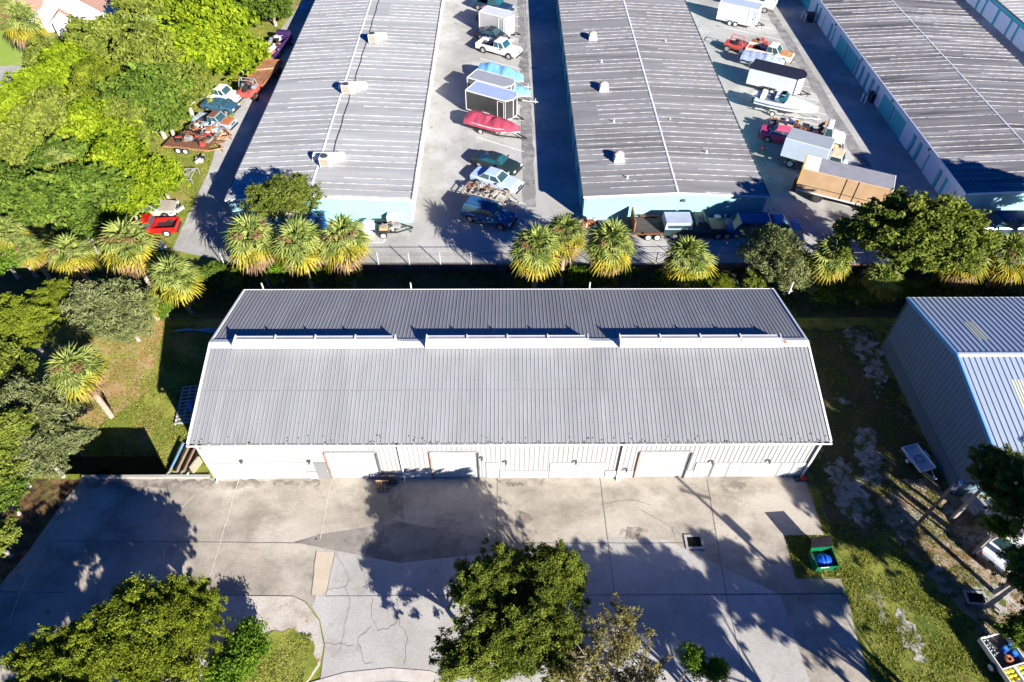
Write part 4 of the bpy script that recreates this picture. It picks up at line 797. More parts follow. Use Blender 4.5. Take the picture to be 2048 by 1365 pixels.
b = MB(); b.box(-3.95,3.75,-1.29,-1.22,.85,.97); b.box(-3.95,3.75,1.22,1.29,.85,.97); b.box(3.78,3.86,-1.2,1.2,.95,3.2); b.build('edge_rail', trimw, t)
b = MB(); b.beam((-3.9,-.5,.7),(3.6,-.5,.7),.12,.3); b.beam((-3.9,.5,.7),(3.6,.5,.7),.12,.3); b.box(-4.3,-3.9,-1.1,1.1,.45,.6); b.build('chassis', rustd, t)
for x in (-1.9,):
    for s in (-1,1): wheel(t, x, s*1.02, .5, .5, M('rim_black',(.05,.05,.05),.6))
wheel(t, 2.8, -1.0, .45, .3); wheel(t, 2.8, 1.0, .45, .3)
# --- left drive: trucks and scrap on the verge ---
def rust_truck():
    t = thing('flatbed_truck', 'long rusty brown flatbed truck with crushed red cab on the left verge', 'truck', V(522,150,1.0), math.radians(-101)); 
    b = MB(); b.box(-3.3,2.3,-1.15,1.15,.9,1.02); b.build('deck', M('deck_rust',(.30,.12,.05),.85,.25,1.2,c2=(.40,.19,.10),fine=.12), t)
    b = MB()
    for s in (-1,1): b.box(-3.3,2.3,s*1.17-.04,s*1.17+.04,.85,1.12)
    b.box(-3.36,-3.3,-1.2,1.2,.85,1.3); b.box(2.3,2.38,-1.2,1.2,.85,1.4); b.build('deck_rail', rust, t)
    rp = M('paint_faded_red',(.45,.08,.06),.6,.3,3); b = MB(); b.loft([ring(2.6,1.0,.6,1.3),ring(3.6,1.0,.6,1.25),ring(4.6,.85,.65,1.05)]); b.build('cab_body', rp, t)
    b = MB()
    for s in (-1,1): b.bar((2.7,s*.9,1.25),(2.8,s*.8,2.0),.05); b.bar((3.6,s*.9,1.25),(3.4,s*.8,2.0),.05); b.bar((2.8,s*.8,2.0),(3.4,s*.8,2.0),.05)
    b.bar((2.8,-.8,2.0),(2.8,.8,2.0),.05); b.bar((3.4,-.8,2.0),(3.4,.8,2.0),.05); b.build('cab_frame', steel, t)
    for x in (-2.4,-1.5,3.9):
        for s in (-1,1): wheel(t, x, s*.98, .45, .3, rustd)
    return t
rust_truck()
scrap(497,182,'burnt engine parts inside the crushed red cab', -95, 18, (.6,.7), 1.2, .5, [steel, blackp, blackp, rustd], 21, loc=tuple(G(497,182,1.1)))
scrap(534,110,'orange machine bits at the back of the rusty flatbed', -100, 14, (.7,.8), 1.05, .4, [M('orange_paint',(.65,.20,.03)), rust, trimw], 22, loc=tuple(G(534,110,1.0)))
o = MB().beam((-1,0,0),(1,0,0),.12,.1).build('pale_board', wood, None, loc=G(529,138,1.1)); o.location.z = 1.08; o.rotation_euler = (0,0,.25); tag(o, 'pale board lying across the rusty flatbed', 'board')
t = thing('pickup_truck', 'purple wrecked pickup truck heaped with dark parts on the left verge', 'pickup truck', V(550,90,.9), math.radians(-104)); pm = paint((.045,.02,.09),.4)
b = MB()
for s in (-1,1): b.box(-1.9,2.2,s*1.0-.06,s*1.0+.06,.5,1.2)
b.box(-2.0,-1.9,-1.0,1.0,.5,1.2); b.box(2.2,2.3,-1.0,1.0,.5,1.1); b.build('bed', pm, t); MB().box(-1.9,2.2,-.95,.95,.5,.6).build('bed_floor', blackp, t)
b = MB(); b.taper(-2.9,-2.05,-.95,.95,.5,1.6,.1,.15,.15); b.build('cab', pm, t)
for x in (-2.2,1.3):
    for s in (-1,1): wheel(t, x, s*.95, .38, .26)
scrap(550,92,'tangle of black and white engine parts in the purple truck', -104, 46, (1.8,.8), .7, .75, [blackp, blackp, blackp, steel, rustd, trimw], 23, loc=tuple(G(550,92,.8)))
o = MB().beam((-1.2,0,0),(1.2,0,0),.12,.1).build('green_post', M('post_yellowgreen',(.45,.50,.10),.8,.1), None, loc=G(507,118,.6)); o.location.z = .55; tag(o, 'yellow green beam sticking out behind the rusty flatbed', 'beam')
VL = -14
pickup(440,186,VL,(.72,.72,.69),'old white pickup truck with dented hood on the left verge', group='wrecks on the left verge', bed=True, gl=glass, scale=.88)
sedan(440,210,VL,(.035,.10,.16),'dark blue sports car between the white and the rusty pickups', L=4.4, coupe=True, Hh=1.25, group='wrecks on the left verge', scale=.9)
pickup(428,240,VL,(.26,.32,.40),'rusty blue pickup truck with orange rusted hood on the left verge', L=5.0, scale=.88, hoodc=M('rust_orange2',(.40,.13,.04),.7,.3,2), roofc=rustd, group='wrecks on the left verge')
flat_trailer(406,262,VL,4.0,1.6,rust,'rusty trailer piled with bins below the blue pickup', deck=blackp, group='junk trailers')
scrap(408,258,'heap of rusty and blue junk on the upper verge trailer', VL, 40, (1.9,.7), .68, .6, [rust, steel, blackp, paint((.25,.45,.65)), trimw], 31, loc=tuple(G(408,258,.8)))
flat_trailer(378,288,VL+4,4.9,1.6,M('frame_orange',(.34,.17,.08),.8,.3,3),'orange brown trailer with twin wheels loaded with junk near the bushes', deck=rustd, group='junk trailers')
scrap(395,278,'heap of mowers and wheels on the lower verge trailer', VL, 40, (1.7,.7), .68, .6, [rustd, rustd, steel, blackp, blackp, trimw, redm], 32, loc=tuple(G(390,279,.8)))
scrap(441,262,'splayed wooden legs beside the upper verge trailer', 0, 14, (.7,.5), .05, .5, [wood], 33, kinds=(0,1), loc=tuple(G(443,264,.2)))
scrap(438,285,'splayed brown boards at the end of the lower verge trailer', 0, 14, (.7,.5), .05, .5, [rustd, wood], 34, kinds=(0,1), loc=tuple(G(436,284,.2)))
scrap(402,321,'small dark wheeled cart alone on the grass', 0, 10, (.4,.4), .05, .4, [blackp, steel, trimw], 35, name='small_cart', loc=tuple(G(402,321,.1)))
b = MB()
for k in range(4): b.bar((-.7+.35*k,-.8,.5),(-.5+.35*k,.8,.7),.04)
b.bar((-.7,-.8,.5),(.5,-.8,.5),.04); b.bar((-.5,.8,.7),(.7,.8,.7),.04); b.bar((-.7,-.8,.5),(.5,.8,.7),.04)
for x, y in ((-.7,-.8),(.5,-.8),(-.5,.8),(.7,.8)): b.bar((x,y,0),(x,y,.7),.04)
g = G(378,352,.4); tag(b.build('metal_rack', steel, None, loc=(g.x,g.y,0)), 'galvanised metal rack standing on the grass edge left of the drive', 'rack')
pickup(300,449,4,(.42,.012,.01),'bright red pickup truck with open bed by the lower left drive', scale=.84, rimx=rimw, group='wrecks on the left verge').rotation_euler.z = math.radians(184)
sedan(300,418,6,(.38,.33,.28),'tan car without front end half under the bushes', L=4.8, group='wrecks on the left verge')
tag(thing('loose_bumper','silver bumper leaning over the red truck tail','bumper',tuple(G(352,421,.6)[:2])+(.35,),math.radians(60)),None); _t=[o for o in bpy.data.objects if o.name.startswith('loose_bumper')][0]
MB().box(-.8,.8,-.15,.15,0,.3).build('chrome', rimw, _t, bev=.05); MB().box(-.7,.7,-.16,.1,.301,.32).build('insert', steel, _t)
for i, (u, v) in enumerate(((302,478),(308,484),(319,488),(325,493),(312,494))):
    g = G(u, v, .3); t = thing('tank', ['white tank nearest the palm among five under the red truck','white tank second from the palm under the red truck','round white tank in the middle of the five','grey white tank nearest the drive','small white tank lowest of the five'][i], 'tank', (g.x,g.y,0), i, 'small white tanks'); MB().cyl((0,0,.28),.27,.5,14).build('shell', trimw, t, bev=.03); MB().cyl((0,0,.56),.09,.06,8).build('cap', blackp, t)
# --- strip in front of the storage buildings ---
flat_trailer(1310,452,0,5.4,2.2,rustd,'dark tilted dump trailer with high rusty front board beside the turquoise wall', deck=M('deck_black',(.06,.055,.05),.9,.3,2), group=None); g = G(1266,444,.9)
o = MB().box(-.06,.06,-1.1,1.1,.0,1.1).build('rusty_board', rust, None, loc=(g.x,g.y,.6)); tag(o, 'rusty upright board at the head of the dark dump trailer', 'board')
pickup(1390,452,0,(.02,.05,.05),'dark green pickup truck with silver camper shell along the turquoise wall', L=5.8, cap=M('shell_silver',(.45,.50,.62),.35,.1,2,m=.3)).rotation_euler.z = 0
suv(1487,452,180,(.03,.10,.26),'dark blue van with long roof beside the grey feathery tree', rack=False)
sedan(1548,452,180,(.10,.25,.42),'light blue car behind the grey feathery tree', L=4.6)
flat_trailer(1188,457,180,2.4,1.5,steel,'short trailer with scrap at the left corner of the turquoise wall', axles=1, group=None)
scrap(1185,453,'reddish scrap on the short trailer by the turquoise wall', 0, 20, (.8,.5), .6, .4, [rust, trimw, blackp], 41, loc=tuple(G(1185,453,.6)))
scrap(1385,432,'pipes and boards piled against the turquoise wall behind the green pickup', 0, 22, (2.2,.3), .1, .9, [wood, rustd, rust], 42, loc=tuple(G(1392,428,.5)), kinds=(0,1))
for i, (u, v) in enumerate(((1433,441),(1449,440),(1160,452),(1172,458))):
    g = G(u, v, .5); t = thing('bollard' if i != 0 else 'barrel', ['dark barrel with rim between green pickup and blue van','pale leaning bollard beside the dark barrel','white bollard at the left corner of the turquoise wall','second white bollard by the short trailer'][i], 'bollard' if i else 'barrel', (g.x,g.y,0))
    if i == 0: MB().cyl((0,0,.45),.3,.9,16).build('drum', steel, t); MB().cyl((0,0,.92),.31,.05,16).build('rim', trimw, t)
    else: MB().cyl((0,0,.5),.08,1.0,10).build('post', trimw, t); MB().cyl((0,0,1.03),.085,.06,10).build('cap', gal, t)
def bollard(u, v, label):
    g = G(u, v, 0); t = thing('bollard', label, 'bollard', (g.x,g.y,0), 0, 'bollards along the storage walls'); MB().cyl((0,0,.5),.08,1.0,10).build('post', trimw, t); MB().cyl((0,0,1.03),.085,.06,10).build('cap', gal, t)
for u, v, l in ((1603,38,'white bollard left of the pair near the top of the pale storage wall'),(1609,43,'white bollard right of the pair near the top of the pale storage wall'),(1722,203,'left bollard of the pair halfway down the pale storage wall'),(1728,209,'right bollard of the pair halfway down the pale storage wall'),(1532,437,'white bollard at the right corner of the turquoise wall')): bollard(u, v, l)
for (u, v, l) in ((1612,36,'dark bin behind the upper pair of bollards'),(1738,196,'dark bin behind the lower pair of bollards')):
    g = G(u, v, .4); t = thing('bin', l, 'bin', (g.x+.5,g.y,0), 0, 'dark bins by the pale wall'); MB().taper(-.4,.4,-.4,.4,0,.95,-.06,-.06,-.06).build('body', paint((.02,.03,.05),.5), t); MB().box(-.47,.47,-.48,.48,.95,1.02).build('lid', blackp, t)
suv(2000,448,180,(.02,.05,.10),'dark pickup shaped car in deep shade in front of the streaked storage building', rack=False)
scrap(1962,452,'bluish junk in the shade beside the dark car on the right', 0, 24, (1.2,.8), .05, .9, [paint((.08,.25,.45)), blackp, steel], 44, loc=tuple(G(1960,450,.4)))
# fibreglass boat, engine trailer, wall unit, blue tanks at building A
t = thing('small_boat', 'two white fibreglass hulls leaning at the turquoise wall right of the three palms', 'boat', V(722,452,.6), math.radians(20))
for k, x in enumerate((-1.0,.6)):
    b = MB(); rings = []
    for q in range(6):
        a = q/5*math.pi/2; rings.append([((.75*math.cos(a)+.02)*math.cos(c*math.pi/8)+x,(.95*math.cos(a)+.02)*math.sin(c*math.pi/8),1.0*math.sin(a)) for c in range(16)])
    b.loft(rings); b.build('hull', paint((.80,.80,.80)), t, smooth=True)
t = flat_trailer(775,455,0,1.9,1.3,blackp,'small black engine trailer right of the white hulls', axles=1, group=None)
scrap(782,457,'dark engine on the small black trailer', 0, 14, (.6,.4), .5, .4, [blackp, steel, wood], 46, loc=tuple(G(782,457,.5)))
g = G(785,437,.8); t = thing('wall_unit', 'white box unit on thin legs against the turquoise wall near its right corner', 'wall unit', (g.x,49.25,0)); MB().box(-.45,.45,-.35,.35,.5,1.3).build('cabinet', paint((.75,.72,.68)), t, bev=.02); MB().box(-.4,.4,-.3,.3,1.302,1.32).build('lid', pd1, t)
b = MB()
for x in (-.4,.4): b.bar((x,-.3,0),(x,-.3,.5),.025); b.bar((x,.3,0),(x,.3,.5),.025)
b.build('leg', blackp, t)
for i, (u, v) in enumerate(((628,432),(645,436))):
    g = G(u, v, .8); t = thing('tank', ['left blue upright tank behind the palms at the turquoise wall','right blue upright tank behind the palms at the turquoise wall'][i], 'tank', (g.x,48.9,0), 0, 'blue tanks'); b = MB(); b.cyl((0,0,.8),.42,1.6,16); b.build('shell', M('tank_blue',(.06,.22,.5),.4,.1,2), t); MB().cyl((0,0,1.65),.2,.1,12).build('cap', blackp, t)
# --- foreground things ---
# dumpster
g = G(1655,1112,.6); t = thing('dumpster', 'green dumpster with open black lid, blue tarp inside and white label, on its grass pad', 'dumpster', (18.6,17.35,0), math.radians(4)); t.scale = (.68,)*3; gm = M('dumpster_green',(.0,.14,.05),.45,.1,2); gd = M('dumpster_inner',(.01,.05,.03),.6,.2)
b = MB(); w_, d_ = .95, .85
b.add([(-w_,-d_,1.15),(w_,-d_,1.15),(w_-.25,-d_+.12,.1),(-w_+.0,-d_+.12,.1)], [(0,1,2,3)]); b.box(-w_,-w_+.04,-d_,d_,.1,1.15); b.box(w_-.04,w_,-d_,d_,.1,1.15); b.box(-w_,w_,d_-.04,d_,.1,1.3); b.box(-w_+.04,w_-.04,-d_+.12,d_-.04,.1,.16); b.build('bin', gm, t)
b = MB(); b.box(-w_+.05,w_-.05,-d_+.13,d_-.05,.161,.5); b.build('liner', gd, t)
b = MB(); lid = blackp
b.add([(-w_,d_,1.28),(w_,d_,1.28),(w_-.05,d_+.65,1.95),(-w_+.05,d_+.65,1.95),(-w_,d_+.05,1.25),(w_,d_+.05,1.25),(w_-.05,d_+.7,1.92),(-w_+.05,d_+.7,1.92)], [(0,1,2,3),(4,7,6,5),(0,4,5,1),(2,6,7,3)]); li = b.build('lid', M('lid_black',(.012,.011,.013),1.,.2), t)
b = MB()
for k in range(5):
    f_ = .12+k*.19; b.beam((-w_+.06,d_+.65*f_-.01,1.28+.67*f_+.02),(w_-.06,d_+.65*f_-.01,1.28+.67*f_+.02),.03,.03)
b.build('lid_rib', M('rib_violet',(.03,.025,.035),1.), li)
b = MB()
for s in (-1,1): b.box(s*(w_+.02)-.05,s*(w_+.02)+.05,-.35,.35,.75,.9)
b.build('fork_pocket', gm, t)
MB().quad((-.62,-d_-.004,1.08),(.12,-d_-.004,1.08),(.08,-d_+.028,.83),(-.62,-d_+.028,.83)).build('label', paint((.85,.85,.85)), t)
b = MB()
for k, (a, c) in enumerate(((-.55,-.25),(-.2,.05),(-.55,-.3),(-.15,.02))): z = 1.02 if k < 2 else .92; y_ = -d_-.012+(1.1-z)*.12; b.quad((a,y_,z+.03),(c,y_,z+.03),(c,y_+.004,z),(a,y_+.004,z))
b.build('label_mark', paint((.5,.25,.25)), t)
MB().quad((-w_-.004,-.1,1.12),(-w_-.004,.45,1.12),(-w_-.004,.45,.85),(-w_-.004,-.1,.85)).build('side_label', paint((.6,.66,.7)), t); MB().quad((-w_-.004,.55,1.14),(-w_-.004,.75,1.14),(-w_-.004,.75,.85),(-w_-.004,.55,.85)).build('side_sticker', paint((.7,.65,.05)), t)
b = MB(); rn = random.Random(4); nx = 22; vs = []
for i in range(nx+1):
    for j in range(nx+1):
        x = -1+2*i/nx; y = -1+2*j/nx; r = min(1,(x*x+y*y)**.5); z = .42*math.sqrt(max(0,1-min(1,r)**2))+.035*math.sin(9*x+3*y)*(1-r)+.04*math.sin(14*x)*(1-r); k_ = 1/max(1,(x*x+y*y)**.5); vs.append((x*k_*.78+.08, y*k_*.62-.08, .62+z))
b.add(vs, [(i*(nx+1)+j,(i+1)*(nx+1)+j,(i+1)*(nx+1)+j+1,i*(nx+1)+j+1) for i in range(nx) for j in range(nx)]); o = b.build('blue_tarp', M('tarp_blue',(.01,.10,.62),.4,.15,3,b=.8), None, loc=(18.6,17.35,0)); o.scale = (.68,)*3; tag(o, 'bulging blue tarpaulin lying inside the green dumpster', 'tarpaulin')
# drain
def drain(u, v, w2, d2, label, rot=0):
    g = G(u, v, 0); t = thing('storm_drain', label, 'drain', (g.x,g.y,.03), rot, 'storm drains')
    b = MB(); b.box(-w2,w2,-d2,-d2+.14,0,.05); b.box(-w2,w2,d2-.14,d2,0,.06); b.box(-w2,-w2+.14,-d2+.14,d2-.14,0,.06); b.box(w2-.14,w2,-d2+.14,d2-.14,0,.06); b.build('rim', M('drain_rim',(.36,.35,.33),.8,.15,3,fine=.15), t)
    MB().box(-w2+.14,w2-.14,-d2+.14,d2-.14,.0,.012).build('pit', M('pit_black',(.004,.004,.004),1,.1), t); b = MB(); k = -w2+.2
    while k < w2-.15: b.box(k-.012,k+.012,-d2+.14,d2-.14,.02,.05); k += .09
    b.build('grate', M('grate_iron',(.015,.015,.017),.7,.2), t)
drain(1388,1085,.56,.46,'square storm drain with pale rim and black grate set in the cracked concrete')
drain(1951,1197,.6,.42,'rusty storm drain among the leaves at the lower right', -.1)
for u, v, nm in ((987//1,0,0),): pass
g = G(633,1079); o = MB().cyl((0,0,0),.05,.02,10).build('drain_plug', blackp, None, loc=(g.x,g.y,.045)); tag(o, 'small dark cap in the left end of the dark concrete patch', 'cap')
# pallets & chairs stacked at garage door
def pallet(t, x, y, z, L=1.2, W=1.0, mat=None, up=False):
    b = MB()
    if up:
        for k in range(6): b.box(x-L/2+k*L/5.6, x-L/2+k*L/5.6+.1, y, y+.03, z, z+W)
        for k in range(3): b.box(x-L/2, x+L/2, y+.03, y+.12, z+k*(W-.1)/2, z+k*(W-.1)/2+.1)
    else:
        for k in range(8): b.box(x-L/2, x+L/2, y-W/2+k*W/7.4, y-W/2+k*W/7.4+.09, z+.11, z+.13)
        for k in range(3): b.box(x-L/2+k*(L-.1)/2, x-L/2+k*(L-.1)/2+.1, y-W/2, y+W/2, z, z+.11)
    return b.build('boards', mat or wood, t)
t = thing('pallet', 'dark weathered pallet leaning on the shed wall right of the first garage door', 'pallet', (-7.55,22.75,0), 0, 'pallets at the shed'); pallet(t,0,0,0,.95,1.0,M('pallet_dark',(.07,.06,.055),.9,.3,5),up=True); MB().box(-.45,.45,-.02,0,.4,.5).build('cross_board', M('pallet_dark',(.07,.06,.055)), t)
t = thing('wooden_rack', 'reddish brown rack of upright boards standing beside the dark pallet', 'rack', (-7.95,22.35,0)); 
for k in range(5): MB().beam((-.35+k*.17,-.1,0),(-.35+k*.17,.15,.95),.05,.08).build('slat', M('wood_red',(.20,.08,.04),.85,.3,5) if k != 3 else wood, t)
for x, z in ((-.4,.1),(-.4,.9)): MB().box(-.4,.42,.1,.16,z,z+.06).build('crosspiece', wood, t)
# red object at the right corner
g = G(1608,957,.2); t = thing('fuel_can', 'red can at the right front corner of the long shed', 'can', (g.x,g.y,.02)); MB().box(-.17,.17,-.13,.13,0,.32).build('body', paint((.7,.01,.01)), t, bev=.05); MB().cyl((.08,0,.37),.04,.1,8).build('spout', blackp, t)
g = G(1588,957,.1); t = thing('hose_reel', 'dark green coiled hose lying left of the red can', 'hose', (g.x+.2,g.y,.03)); b = MB()
for r in (.12,.17,.22):
    for k in range(16): a, c = k*math.pi/8, (k+1)*math.pi/8; b.bar((r*math.cos(a),r*math.sin(a),.03+r*.1),(r*math.cos(c),r*math.sin(c),.03+r*.1),.022,n=5)
b.build('coil', M('hose_green',(.02,.10,.06),.5), t)
# lumber leaning / lying by left wall
cols_ = [wood, steel, M('wood_grey',(.34,.32,.31),.85,.2,5,fine=.2), M('pipe_blue',(.20,.36,.55),.5,.1), M('wood_red2',(.36,.20,.13),.85,.2,5), trimw, M('pallet_dark',(.07,.06,.055))]
rn = random.Random(8); a0 = G(351,950,.2); a1 = G(378,896,.2); dirv = (Vector((a1.x,a1.y,0))-Vector((a0.x,a0.y,0)))
for k in range(14):
    off = (k-6.5)*.11; z = .08+.12*(k % 4)+.05; p = Vector((a0.x+.12+off*1.0,a0.y+.15+rn.uniform(-.15,.2),z)); q = p+dirv*rn.uniform(.85,1.12); q.z = z+.05
    o = MB().beam(p,q,.09+.03*(k%2),.05).build('timber', cols_[k % len(cols_)]); tag(o, ORD[k]+' timber from the left in the pile beside the long shed', 'board', 'timber pile left of the shed')
t = thing('lattice_panel', 'grey slatted pallet stack in the shade left of the shed', 'pallet', tuple(G(374,812,.1)), math.radians(8)); 
b = MB()
for k in range(11): b.box(-.55,.55,-1.6+.32*k,-1.6+.32*k+.1,.1,.13)
for x in (-.5,0,.5): b.box(x-.04,x+.04,-1.6,1.75,.0,.1)
b.build('slats', M('slat_grey',(.42,.42,.44),.85,.15,5), t); MB().taper(.2,.6,-.6,.0,.13,.5,.1,.1,.1).build('blue_bag', M('tank_blue',(.06,.22,.5)), t)
g = G(395,937,.3); t = thing('pallet', 'small leaning pallet at the foot of the left shed wall', 'pallet', (g.x-.1,g.y+.2,0), math.radians(70), 'pallets at the shed'); pallet(t,0,0,0,.9,.7,M('wood_pale',(.42,.33,.25),.9,.2,5),up=True)
MB().box(-.45,.45,-.02,.0,.3,.36).build('cross_board', wood, t)
# blue pipes & hose behind left
for k in range(4):
    p = G(345+8*k,663-k*2,.1); q = G(432,657+3*k,.12); o = MB().bar(p,q,.035).build('pipe', M('pipe_blue2',(.12,.38,.62),.4,.1)); tag(o, ORD[k]+' thin blue pipe from the left in the shade behind the shed', 'pipe', 'blue pipes behind the shed')
pts = [G(u,v,.05) for u,v in ((357,636),(375,641),(400,642),(418,638),(428,632))]; b = MB()
for a, c in zip(pts[:-1],pts[1:]): b.bar(a,c,.03)
tag(b.build('garden_hose', M('hose_green2',(.03,.18,.10),.5)), 'curved green hose lying in the shade behind the shed', 'hose')
# right side: utility trailer, pole, buoy trailer, steps, white car
t = thing('utility_trailer', 'flat utility trailer with blue tinted deck beside the blue grey building', 'trailer', V(1838,915,.5), math.radians(-75)); t.scale = (.74,)*3; bt = M('trailer_bluewhite',(.50,.58,.64),.5,.1,3)
b = MB(); b.box(-1.3,1.3,-.75,.75,.5,.56); b.build('deck', bt, t); b = MB()
for s in (-1,1): b.box(-1.3,1.3,s*.77-.03,s*.77+.03,.5,.72)
b.box(-1.33,-1.27,-.8,.8,.5,.72); b.box(1.27,1.33,-.8,.8,.5,.72); b.build('side_rail', paint((.75,.78,.8)), t)
b = MB(); b.beam((1.3,-.4,.5),(2.3,0,.5),.07,.08); b.beam((1.3,.4,.5),(2.3,0,.5),.07,.08); b.bar((2.2,-.3,.45),(2.2,.3,.45),.03); b.build('hitch', gal, t)
for s in (-1,1): wheel(t, -.1, s*.9, .3, .18, rimw); MB().box(-.5,.3,s*.9-.12,s*.9+.12,.63,.67).build('fender', bt, t)
g_ = [(.9*math.cos(a*.5)*.4+.1, .4*math.sin(a*.5), .6) for a in range(14)]; b = MB()
for a, c in zip(g_[:-1], g_[1:]): b.bar(a, c, .025, n=5)
o = b.build('rope', blackp, None, loc=t.location); o.scale = (.74,)*3; o.rotation_euler = t.rotation_euler; tag(o, 'dark looped rope lying on the flat utility trailer', 'rope')
pole_w = M('pole_wood',(.16,.125,.10),.9,.25,3,fine=.25,sx=(1,1,.2)); g = G(1828,1056)
t = thing('utility_pole', 'leaning looking brown wooden pole between the two sheds with curved cable', 'pole', (g.x,g.y,0)); MB().bar((0,0,0),(.0,.0,5.4),.12,.09,n=12).build('shaft', pole_w, t); MB().box(-.12,.12,-.2,-.1,4.9,5.2).build('bracket', gal, t); MB().cyl((.25,0,5.3),.12,.3,10).build('lamp', trimw, t)
b = MB(); pp = [Vector((.2+.25*k,-.12*k+.02*k*k,5.3+.35*math.sin(k*.6))) for k in range(7)]
for a, c in zip(pp[:-1],pp[1:]): b.bar(a,c,.035)
b.build('cable', blackp, t)
g = G(1932,1010,.4); t = thing('wooden_box', 'grey wooden box step at the corner of the blue grey building', 'box', (29.3,21.0,0), math.radians(15)); MB().box(-.35,.35,-.6,.6,0,.7).build('body', M('wood_grey',(.34,.32,.31)), t); MB().box(-.38,.38,-.63,.63,.7,.74).build('lid', M('wood_grey',(.34,.32,.31)), t)
sheet('gravel_bed', wob([(30,20.2),(33.5,20.3),(33.5,21.6),(29.9,21.6)],.1,.3), .03, layered('gravel',[(.45,.45,.42),(.25,.25,.24),(.6,.6,.58)],[4,6],b=1,speck=.5))
sedan(2025,1085,35,(.72,.74,.76),'white car half hidden under the dark tree at the right edge', L=4.6, group=None)
# buoy trailer
t = thing('landscape_trailer', 'white railed trailer with yellow floats and blue buckets in the lower right corner', 'trailer', V(2024,1328,.65), math.radians(-76)); t.scale = (.8,)*3; a = paint((.70,.68,.62),.5)
b = MB(); b.box(-1.9,1.9,-.95,.95,.5,.57); b.build('deck', M('deck_dark',(.05,.05,.06),.8,.2), t); b = MB()
for s in (-1,1): b.box(-1.9,1.9,s*.97-.035,s*.97+.035,.5,.95)
for x in (-1.9,0.15,1.9): b.box(x-.035,x+.035,-.94,.94,.5,.95)
b.build('side_rail', a, t)
for s in (-1,1): wheel(t, -.2, s*1.12, .34, .2, rimw)
b = MB(); b.box(.2,1.85,-.1,.1,.6,.9); b.build('centre_board', paint((.55,.62,.72)), t)
tr_loc = t.location.copy(); tr_rot = t.rotation_euler.copy(); RM = Matrix.Translation(tr_loc) @ Matrix.Rotation(tr_rot.z, 4, 'Z') @ Matrix.Scale(.8, 4)
yl = M('float_yellow',(.78,.66,.02),.4,.06); n = 0
def fl_mesh():
    b = MB(); rings = []
    for q in range(7): a = -math.pi/2+math.pi*q/6; rings.append([((.135*math.cos(a)+.005)*math.cos(c*math.pi/6),(.19*math.cos(a)+.005)*math.sin(c*math.pi/6),.13*math.sin(a)) for c in range(12)])
    b.loft(rings); return b
f0 = None
for r in range(6):
    for s in (-1,1):
        for c in (0,1):
            P_ = RM @ Vector((.36+.27*r, s*(.32+.33*c), .74))
            if f0 is None: o = fl_mesh().build('float', yl, None, smooth=True); f0 = o
            else: o = f0.copy(); COL.objects.link(o)
            o.location = P_; o.scale = (.8,)*3; o.rotation_euler = (0,0,tr_rot.z); tag(o, 'yellow float, '+ORD[r]+' row below the buckets, '+{(-1,0):'left of the white divider',(-1,1):'outer left column',(1,0):'right of the white divider',(1,1):'outer right column'}[(s,c)], 'float', 'yellow floats in the trailer')
bl = M('bucket_blue',(.01,.12,.6),.35,.08)
for i, (x, y) in enumerate(((-.9,.25),(-.5,.62),(-.95,.7))):
    P_ = RM @ Vector((x,y,.58)); t = thing('bucket', ['blue bucket nearest the middle of the trailer','blue bucket next to the yellow floats','blue bucket at the outer trailer rail'][i], 'bucket', P_, 0, 'blue buckets'); t.scale = (.8,)*3; MB().cyl((0,0,.18),.17,.36,16,r2=.2).build('body', bl, t); MB().cyl((0,0,.365),.14,.02,14).build('lid', paint((.05,.25,.7)), t)
P_ = RM @ Vector((-.3,.05,.58)); t = thing('basket', 'orange brown coiled basket between blue buckets and yellow floats', 'basket', P_); t.scale = (.8,)*3; b = MB()
for r in (.14,.2,.26):
    for k in range(14): a, c = k*math.pi/7, (k+1)*math.pi/7; b.bar((r*math.cos(a),r*math.sin(a),.3-r*.3),(r*math.cos(c),r*math.sin(c),.3-r*.3),.035,n=5)
b.build('coil', M('basket_orange',(.5,.18,.06),.7), t)
for k in range(10):
    P_ = RM @ Vector((-1.7+.22*(k//2)+.03*(k%3), -.75+.22*(k%2), .58)); t = thing('bottle', 'clear dark bottle, '+ORD[k//2]+' from the top of the trailer in the '+('outer' if k%2==0 else 'inner')+' line', 'bottle', P_, 0, 'bottles in the trailer'); t.scale = (.8,)*3; MB().cyl((0,0,.12),.07,.24,10).build('body', M('bottle_glass',(.05,.09,.14),.15), t); MB().cyl((0,0,.26),.04,.05,8).build('cap', trimw, t)
# ================= VEGETATION =================
lf = {
 'lime': leafmat('leaf_lime', (.05,.11,.006), .24, (.33,.41,.025)),
 'olive': leafmat('leaf_olive', (.035,.065,.008), .2, (.30,.34,.06)),
 'dark': leafmat('leaf_dark', (.015,.045,.007), .18, (.19,.27,.04)),
 'yellow': leafmat('leaf_yellow', (.022,.042,.005), .2, (.26,.31,.03)),
 'feather': leafmat('leaf_feather', (.08,.11,.03), .2, (.32,.34,.15)),
 'rusty': leafmat('leaf_rusty', (.06,.065,.015), .2, (.27,.23,.08)),
 'bright': leafmat('leaf_bright', (.035,.10,.008), .25, (.18,.28,.03)),
 'bigleaf': leafmat('leaf_big', (.02,.042,.006), .18, (.22,.26,.045)),
 'deep': leafmat('leaf_deep', (.014,.035,.006), .18, (.23,.27,.04)),
}
bark = M('bark_grey', (.34,.30,.26), .9, .25, 4, sx=(1,1,.3), fine=.2); barkp = M('bark_pale', (.52,.47,.41), .9, .2, 4, fine=.15)
